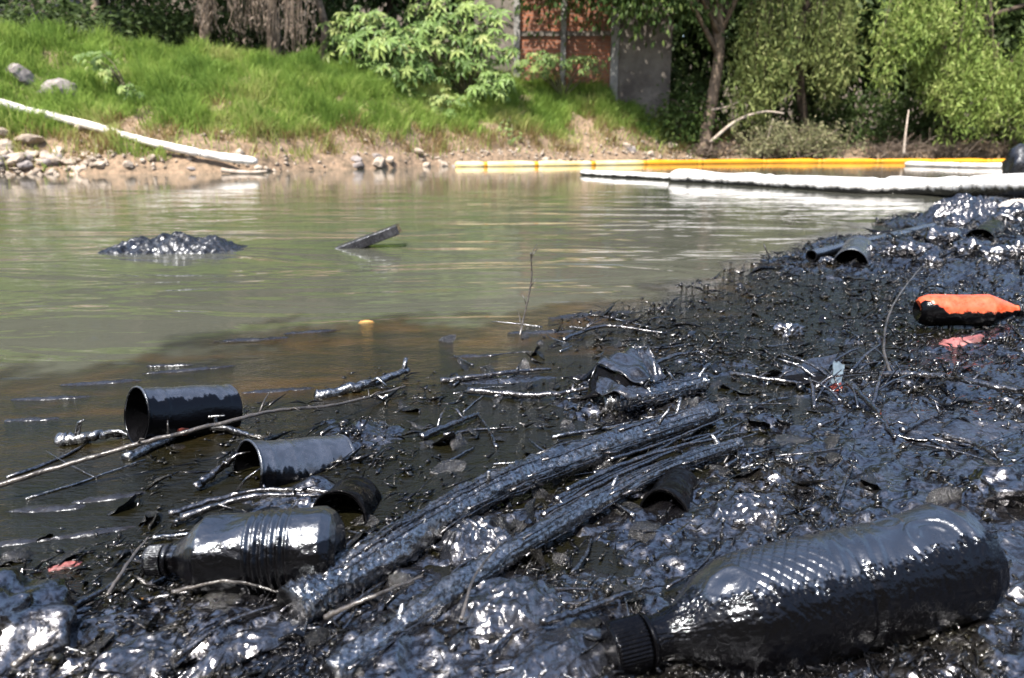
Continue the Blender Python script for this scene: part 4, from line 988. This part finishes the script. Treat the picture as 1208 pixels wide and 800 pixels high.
for i, (lb, pts, r, m) in enumerate(SIN): stick('driftwood_stick', lb, pts, r, m, 24, 8, .25, twig=2 if r > .004 else 0, seed=50 + i)
# twig tangle
for i in range(16):
    a = (random.uniform(960, 1060), random.uniform(440, 490)); L = random.uniform(30, 80); an = random.uniform(-2.8, .2)
    b_ = (a[0] + L * math.cos(an), a[1] + .55 * L * math.sin(an))
    stick('tangled_twig', 'thin black twig in the tangle at the end of the sloping branch', [(a[0], a[1], .006), ((a[0] + b_[0]) / 2, (a[1] + b_[1]) / 2, .026), (b_[0], b_[1], .03)], random.uniform(.0018, .004), M_OILTWIG, 10, 6, .1, group='twigs of the tangle', seed=100 + i)
def on_muck(px, py): q = G(px, py); return q, hn(q[0], q[1]) > .0
for i in range(110):
    px = random.uniform(-20, 1220); py = random.choice([random.uniform(380, 560), random.uniform(520, 800)])
    if px < 520 and py < 560: px += 500
    q = G(px, py); L = random.uniform(.03, .12) * (1 + .25 * q[1]); an = random.gauss(.75, .5) if random.random() < .65 else random.uniform(0, 3.1)
    e = q + np.array([math.cos(an) * L, math.sin(an) * L, 0]); m = (q + e) / 2 + RNG.normal(0, L * .06, 3)
    for p in (q, e): p[2] = gz(p[0], p[1]) + random.uniform(.000, .006)
    m[2] = max(gz(m[0], m[1]) + .002, (q[2] + e[2]) / 2)
    tr_ = random.uniform(.0010, .0032)
    stick('small_twig', ('thick' if tr_ > .0021 else 'thin') + (' long' if L > .075 * (1 + .25 * q[1]) else ' short') + ' black twig lying loose by ' + near(q), [tuple(q), tuple(m), tuple(e)], tr_ * (1 + .2 * q[1]), random.choice([M_OILTWIG, M_OILTWIG, M_OILBARK]), 9, 6, .2, group='loose twigs on the muck', world=True, seed=300 + i)

# ---- sheets: bags, carton, rags, leaves
def sheet(name, label, cat, px, py, rx, ry, h, seed, mat, rot=0.0, wr=.010, group=None, n=90, sink=.004):
    q = G(px, py); c, s = math.cos(rot), math.sin(rot)
    u = np.linspace(-1, 1, n); U, Vv = np.meshgrid(u, u); rad = np.hypot(U, Vv); ang = np.arctan2(Vv, U)
    # square grid squeezed into a ragged disc
    sq = np.maximum(np.abs(U), np.abs(Vv)); sc = np.where(rad > 1e-6, sq / np.maximum(rad, 1e-6), 1)
    edge = 1 + .22 * perlin(np.cos(ang) * 1.4 + seed, np.sin(ang) * 1.4, seed) + .10 * perlin(np.cos(ang) * 4 + seed, np.sin(ang) * 4, seed + 1)
    X = U * sc * edge * rx; Y = Vv * sc * edge * ry
    wxx = q[0] + c * X - s * Y; wyy = q[1] + s * X + c * Y
    dome = np.clip(1 - sq ** 2.2, 0, 1)
    rid = 1 - 2 * np.abs(perlin(X * 34 + .6 * perlin(X * 20, Y * 20, 2), Y * 34, seed + 5)); rid2 = 1 - 2 * np.abs(perlin(X * 85, Y * 85, seed + 6))
    ground = .4 * Hn(wxx, wyy) + .6 * base_near(wxx, wyy)
    Z = np.maximum(ground, .004) - sink + h * dome * (1 + .5 * perlin(X * 16, Y * 16, seed + 9)) + wr * (.65 * rid + .35 * rid2) * np.clip(dome * 2, 0, 1)
    base = np.array([q[0], q[1], q[2]])
    V = np.stack([wxx, wyy, Z], -1).reshape(-1, 3) - base
    o = obj(name, mesh(name, V, grid_faces(n, n), mat), None, label, cat, group); o.location = Vector(base)
    md = o.modifiers.new('thickness', 'SOLIDIFY'); md.thickness = .0006; return o
sheet('plastic_bag', 'wrinkled glossy plastic bag caught between the two logs', 'bag', 568, 642, .045, .055, .010, 3, M_BAG, .5, .014)
sheet('plastic_bag', 'rounded wrinkled plastic bag below the thinner log', 'bag', 600, 722, .052, .048, .014, 8, M_BAG, .4, .012)
sheet('plastic_bag', 'flat dark plastic sheet left of the big bottle cap', 'bag', 660, 775, .055, .030, .008, 12, M_BAG, .6, .006)
sheet('plastic_bag', 'crumpled dark plastic in the muck behind the big bottle', 'bag', 880, 605, .045, .04, .008, 15, M_BAG, .2, .012)
sheet('plastic_bag', 'smooth oily plastic sheet at the bottom of the muck near the big black lump', 'bag', 165, 778, .045, .030, .006, 18, M_BAG, .7, .006)
sheet('plastic_bag', 'folded plastic sheet under the thinner log', 'bag', 300, 765, .060, .016, .006, 19, M_BAG, .75, .005)
sheet('plastic_bag', 'oily sack slumped on the top of the bank by the white boom', 'bag', 1135, 256, .22, .16, .09, 21, M_BAG, .2, .03)
sheet('plastic_bag', 'grey oily film spread on the slick behind the half sunken can', 'bag', 440, 515, .06, .05, .004, 25, M_BAG, .6, .004)
sheet('plastic_bag', 'blue grey film between the carton and the slick', 'bag', 590, 448, .12, .03, .004, 27, M_BAG, .1, .004)
sheet('plastic_bag', 'smooth pale sheen of plastic beside the bottle base', 'bag', 1195, 665, .055, .05, .004, 29, M_BAG, .4, .002)
sheet('plastic_bag', 'broad flat film on the muck below the sloping branch', 'bag', 1140, 500, .14, .07, .006, 31, M_BAG, -.1, .004)
sheet('cloth_rag', 'pinkish rag scrap lying on the muck below the orange bottle', 'rag', 1135, 406, .055, .03, .010, 33, M_PINK, 0, .006)
sheet('white_sacking', 'dirty white sacking on the bank beside the white boom', 'sacking', 1202, 246, .14, .10, .03, 35, M_SACK, 0, .03)
sheet('dead_leaf', 'orange leaf floating at the edge of the slick', 'leaf', 432, 379, .020, .012, .003, 41, M_LEAFO, 0, .004)
sheet('dead_leaf', 'pinkish leaf beside the left end of the ribbed bottle', 'leaf', 78, 669, .018, .008, .006, 43, M_PINK, .5, .003)
sheet('dead_leaf', 'yellowish leaf lying by the pale twig under the ribbed bottle', 'leaf', 168, 712, .010, .006, .004, 44, M_LEAFO, .2, .002)
for i, (px, py, rx, ry) in enumerate([(60, 470, .07, .012), (118, 452, .08, .012), (225, 436, .09, .012), (38, 495, .05, .010), (330, 462, .07, .012), (130, 588, .05, .010), (200, 432, .05, .008), (300, 400, .09, .016), (365, 392, .07, .014), (640, 392, .10, .02), (560, 420, .06, .012), (700, 372, .14, .03), (60, 600, .05, .012), (20, 640, .04, .008), (110, 630, .05, .008)]):
    sheet('oil_scum_raft', 'thin raft of blue grey oil scum floating ' + ('around the cans on the slick' if px < 350 else 'along the outer edge of the slick'), 'oil scum', px, py, rx, ry, .002, 60 + i, M_SCUM, .12 + .1 * (i % 3), .003, 'rafts of oil scum', 40, .002)
# curled oily leaves
def curl_leaf(seed):
    rr = random.Random(seed); n = 9; V = []; F = []
    cu = rr.uniform(-1.6, 1.6); tw = rr.uniform(-1, 1)
    for i in range(n):
        t = i / (n - 1); w = .34 * math.sin(math.pi * min(1, t * .95 + .03)) ** .8
        for j in (-1, -.5, 0, .5, 1):
            a = tw * (t - .5) + j * .5 * rr.uniform(.8, 1.2)
            V.append([t - .5, j * w, .10 * cu * (t - .5) ** 2 * 4 - .05 * abs(j) + .05 * math.sin(a * 3) + .02 * rr.gauss(0, 1)])
    for i in range(n - 1):
        for j in range(4): F.append([i * 5 + j, i * 5 + j + 1, (i + 1) * 5 + j + 1, (i + 1) * 5 + j])
    return mesh('curled_leaf', V, F, M_OLEAF)
CL = [curl_leaf(i) for i in range(8)]
for i in range(150):
    px = random.uniform(0, 1208); py = random.choice([random.uniform(390, 560), random.uniform(540, 800)])
    if px < 480 and py < 600: px += 480
    q = G(px, py); s = random.uniform(.016, .045) * (1 + .2 * q[1])
    o = obj('curled_leaf', CL[i % 8], None, ('big' if s > .031 * (1 + .2 * q[1]) else 'small') + ' curled black leaf stuck in the muck by ' + near(q), 'leaf', 'oily leaves in the muck')
    o.location = (q[0], q[1], gz(q[0], q[1]) + .002); o.rotation_euler = (random.gauss(0, .45), random.gauss(0, .4), random.uniform(0, 6.3)); o.scale = (s, s, s)

# crushed carton
def quad_panel(name, pts, th, mat, parent, base, n=14, bend=.006, seed=0):
    a, b, c, d = [np.array(p) for p in pts]; V = []
    nrm = np.cross(b - a, d - a); nrm /= np.linalg.norm(nrm)
    for side in (0, 1):
        for i in range(n):
            for j in range(n):
                u, v = i / (n - 1), j / (n - 1)
                p = a * (1 - u) * (1 - v) + b * u * (1 - v) + c * u * v + d * (1 - u) * v
                V.append(p + nrm * (bend * mnoise.noise(Vector((u * 3 + seed, v * 3, 0))) * 2 + side * th) - base)
    V = np.array(V); g = grid_faces(n, n); m = n * n; F = [list(q) for q in g] + [[x + m for x in q[::-1]] for q in g]
    rim = [i * n for i in range(n)] + [(n - 1) * n + j for j in range(1, n)] + [i * n + n - 1 for i in range(n - 2, -1, -1)] + [j for j in range(n - 2, 0, -1)]
    for a_, b_ in zip(rim, rim[1:] + rim[:1]): F.append([a_, b_, b_ + m, a_ + m])
    return obj(name, mesh(name, V, F, mat), parent)
b0 = G(735, 458); ct = thing('crushed_carton', 'crushed black carton with raised flaps above the log end', 'carton', b0)
quad_panel('top_flap', [D(703, 428, 1.19), D(742, 408, 1.27), D(786, 444, 1.16), D(758, 452, 1.11)], .002, M_CARD, ct, b0, seed=1)
quad_panel('lower_flap', [D(702, 460, 1.10), D(706, 444, 1.15), D(768, 464, 1.06), D(752, 470, 1.04)], .002, M_CARD, ct, b0, seed=5)
quad_panel('side_panel', [D(690, 470, 1.12), D(703, 430, 1.20), D(758, 452, 1.13), D(765, 466, 1.10)], .002, M_OIL_HOLLOW, ct, b0, seed=9)
quad_panel('standing_flap', [D(772, 452, 1.10), D(752, 412, 1.18), D(766, 412, 1.18), D(786, 444, 1.12)], .002, M_CARD, ct, b0, seed=12)
b0 = G(985, 452); ct = thing('plastic_shard', 'pale blue plastic shard standing in the twig tangle', 'shard', b0)
quad_panel('blade', [D(978, 455, 1.22), D(984, 425, 1.28), D(996, 430, 1.27), D(992, 452, 1.21)], .002, M_BLUESH, ct, b0, bend=.003, seed=2)
quad_panel('torn_edge', [D(984, 462, 1.19), D(978, 454, 1.22), D(992, 451, 1.21), D(994, 458, 1.19)], .002, M_RUST, ct, b0, bend=.002, seed=4)
b0 = G(925, 445); ct = thing('bent_tin_sheet', 'bent grey tin sheet with black hollow beside the blue shard', 'tin sheet', b0)
quad_panel('upper_face', [D(915, 450, 1.25), D(925, 430, 1.33), D(990, 418, 1.36), D(975, 436, 1.29)], .002, M_CARD, ct, b0, seed=3)
quad_panel('lower_face', [D(930, 456, 1.23), D(915, 447, 1.26), D(975, 436, 1.29), D(980, 452, 1.23)], .002, M_OIL_HOLLOW, ct, b0, seed=7)

# pipe on the bank
A = P(957, 302, .03); Bq = P(1100, 268, .03); Lp = float(np.linalg.norm(Bq - A)); pp = thing('oily_pipe', 'grey oily pipe lying along the water edge with a black open end', 'pipe', matrix=frame_from(A, Bq))
v, f, o = lathe(densify([(0, .021), (Lp, .021)], .02), 48, lambda X, T: .001 * perlin(X * 10, T, 3), drip(1.0, .4, 8, 3)); obj('pipe_wall', mesh('pipe_wall', v, f, M_TIN, attrs={'oil': o}), pp)
v, f, o = lathe([(.0, .021), (-.002, .019), (.0, .017), (.25, .017), (.25, 0)], 40); obj('bore', mesh('bore', v, f, M_OIL_HOLLOW), pp)

# things out in the river
q = P(205, 294, 0); n = 120; U, Vv = np.meshgrid(np.linspace(-1, 1, 260), np.linspace(-1, 1, 90))
X = U * .46; Y = Vv * .16
env = np.exp(-((X - .03) / .16) ** 2) * .062 + np.exp(-((X + .18) / .12) ** 2) * .03 + np.exp(-((X - .22) / .1) ** 2) * .02
Z = env * np.clip(1 - Vv ** 2 * 1.2, 0, 1) * (1 + .6 * perlin(X * 14, Y * 14, 3)) + (.018 * np.abs(perlin(X * 26, Y * 26, 4)) + .005 * perlin(X * 70, Y * 70, 5) + .014 * (1 - 2 * np.abs(perlin(X * 24, Y * 24, 7)))) * np.clip(env * 22, 0, 1) - .022
o = obj('muck_mound', mesh('muck_mound', np.stack([X, Y, Z], -1).reshape(-1, 3), grid_faces(90, 260), M_MOUND), None, 'lumpy black oil mound rising out of the open river', 'mound'); o.location = Vector(q)
q0 = P(398, 297, -.02); q1 = D(470, 270, float(P(440, 292, 0)[1]) + .03)
pl = thing('floating_plank', 'oil blackened plank end tilting up out of the river', 'plank', matrix=frame_from(q0, q1))
Lq = float(np.linalg.norm(q1 - q0)); v, f = box(Lq / 2, 0, 0, Lq, .105, .040)
me = mesh('board', v, f, M_PLANK, False); ob = obj('board', me, pl); bv = ob.modifiers.new('bevel', 'BEVEL'); bv.width = .004; bv.segments = 2
v, f = box(Lq + .002, 0, 0, .004, .097, .034); obj('sawn_end', mesh('sawn_end', v, f, M_BAG, False), ob)

# lumps of muck on the bank top
for i, (px, py, r, lb) in enumerate([(1075, 300, .05, 'black clod between the pipe and the buried pot'), (1098, 312, .035, 'small black clod above the orange bottle'), (1125, 268, .06, 'black clod below the slumped sack'), (1190, 262, .09, 'glossy black clod below the white sacking'), (1050, 300, .03, 'black clod beside the mouth down can'),
        (1183, 585, .030, 'black lump beside the base of the big bottle'), (930, 395, .03, 'smooth grey lump standing in the slick before the bank'), (880, 600, .018, 'black pebble behind the big bottle'), (1170, 310, .05, 'black clod near the buried pot'), (815, 455, .02, 'black lump beside the carton'), (360, 612, .02, 'black lump behind the ribbed bottle'), (-5, 752, .055, 'big black shapeless lump in the muck left of the ribbed bottle'), (1020, 304, .035, 'black clod leaning on the mouth down can'), (975, 312, .03, 'black clod under the pipe end'), (1145, 300, .05, 'black clod below the buried pot'), (1110, 285, .06, 'black clod against the pipe'), (1200, 300, .05, 'rounded black clod on the bank above the orange bottle neck')]):
    q = G(px, py); o = obj('oily_clod', rock_mesh('oily_clod', r, r * .9, r * .7, 40 + i, M_MUCK, 4, .6), None, lb, 'clod'); o.location = (q[0], q[1], gz(q[0], q[1]) + r * .2)

# uncountable fine litter in the muck: flakes, fibres, crumbs
def litter():
    N = 75000
    s = RNG.uniform(-.82, .82, N); y = np.exp(RNG.uniform(math.log(.42), math.log(5.0), N)); x = s * (y + .1)
    h = Hn(x, y); e = base_near(x, y); dens = sst(-.016, .006, e) * np.maximum((.06 + .94 * sst(-.05, .35, fbm(x * 5, y * 5, 3, 201))) * (.55 + .45 * sst(.9, 1.5, y)), .55 * sst(1.0, 1.5, y)) + .10 * sst(-.06, -.03, e)
    k = (RNG.random(N) < dens) & (h > -.02); x, y, h = x[k], y[k], h[k]; n = len(x)
    L = RNG.uniform(.003, .011, n) * (1 + .9 * (y - .5).clip(0, 3)) * np.where(RNG.random(n) < .08, 2.0, 1)
    fib = RNG.random(n) < .45
    W = np.where(fib, L * .10, L * RNG.uniform(.3, .7, n)); L = np.where(fib, L * 2.4, L)
    an = np.where(RNG.random(n) < .6, RNG.normal(.76, .4, n), RNG.uniform(0, 6.28, n))
    tz = RNG.normal(0, .28, n); roll = RNG.normal(0, .38, n)
    d = np.stack([np.cos(an) * np.cos(tz), np.sin(an) * np.cos(tz), np.sin(tz)], 1)
    sd_ = np.stack([-np.sin(an) * np.cos(roll), np.cos(an) * np.cos(roll), np.sin(roll)], 1); nn = np.cross(d, sd_)
    c = np.stack([x, y, np.maximum(h, .004) + .0012 + L * .12], 1)
    a_ = d * (L / 2)[:, None]; b_ = sd_ * (W / 2)[:, None]; t_ = nn * (W * .16 + .0004)[:, None]; bow = nn * (L * RNG.normal(0, .08, n))[:, None]
    V = np.stack([c - a_ - bow, c - a_ * .2 - b_, c + a_ - bow, c + a_ * .3 + b_, c + t_ + bow, c - t_ + bow], 1).reshape(-1, 3)
    i = np.arange(n) * 6
    tri = lambda p, q_, r_: np.stack([i + p, i + q_, i + r_], 1)
    F = np.concatenate([tri(0, 1, 4), tri(1, 2, 4), tri(2, 3, 4), tri(3, 0, 4), tri(1, 0, 5), tri(2, 1, 5), tri(3, 2, 5), tri(0, 3, 5)])
    obj('muck_litter', mesh('muck_litter', V, F, M_OLEAF, False), kind='stuff', label='fine black litter of leaf flakes and fibres stuck in the muck', cat='litter')
litter()
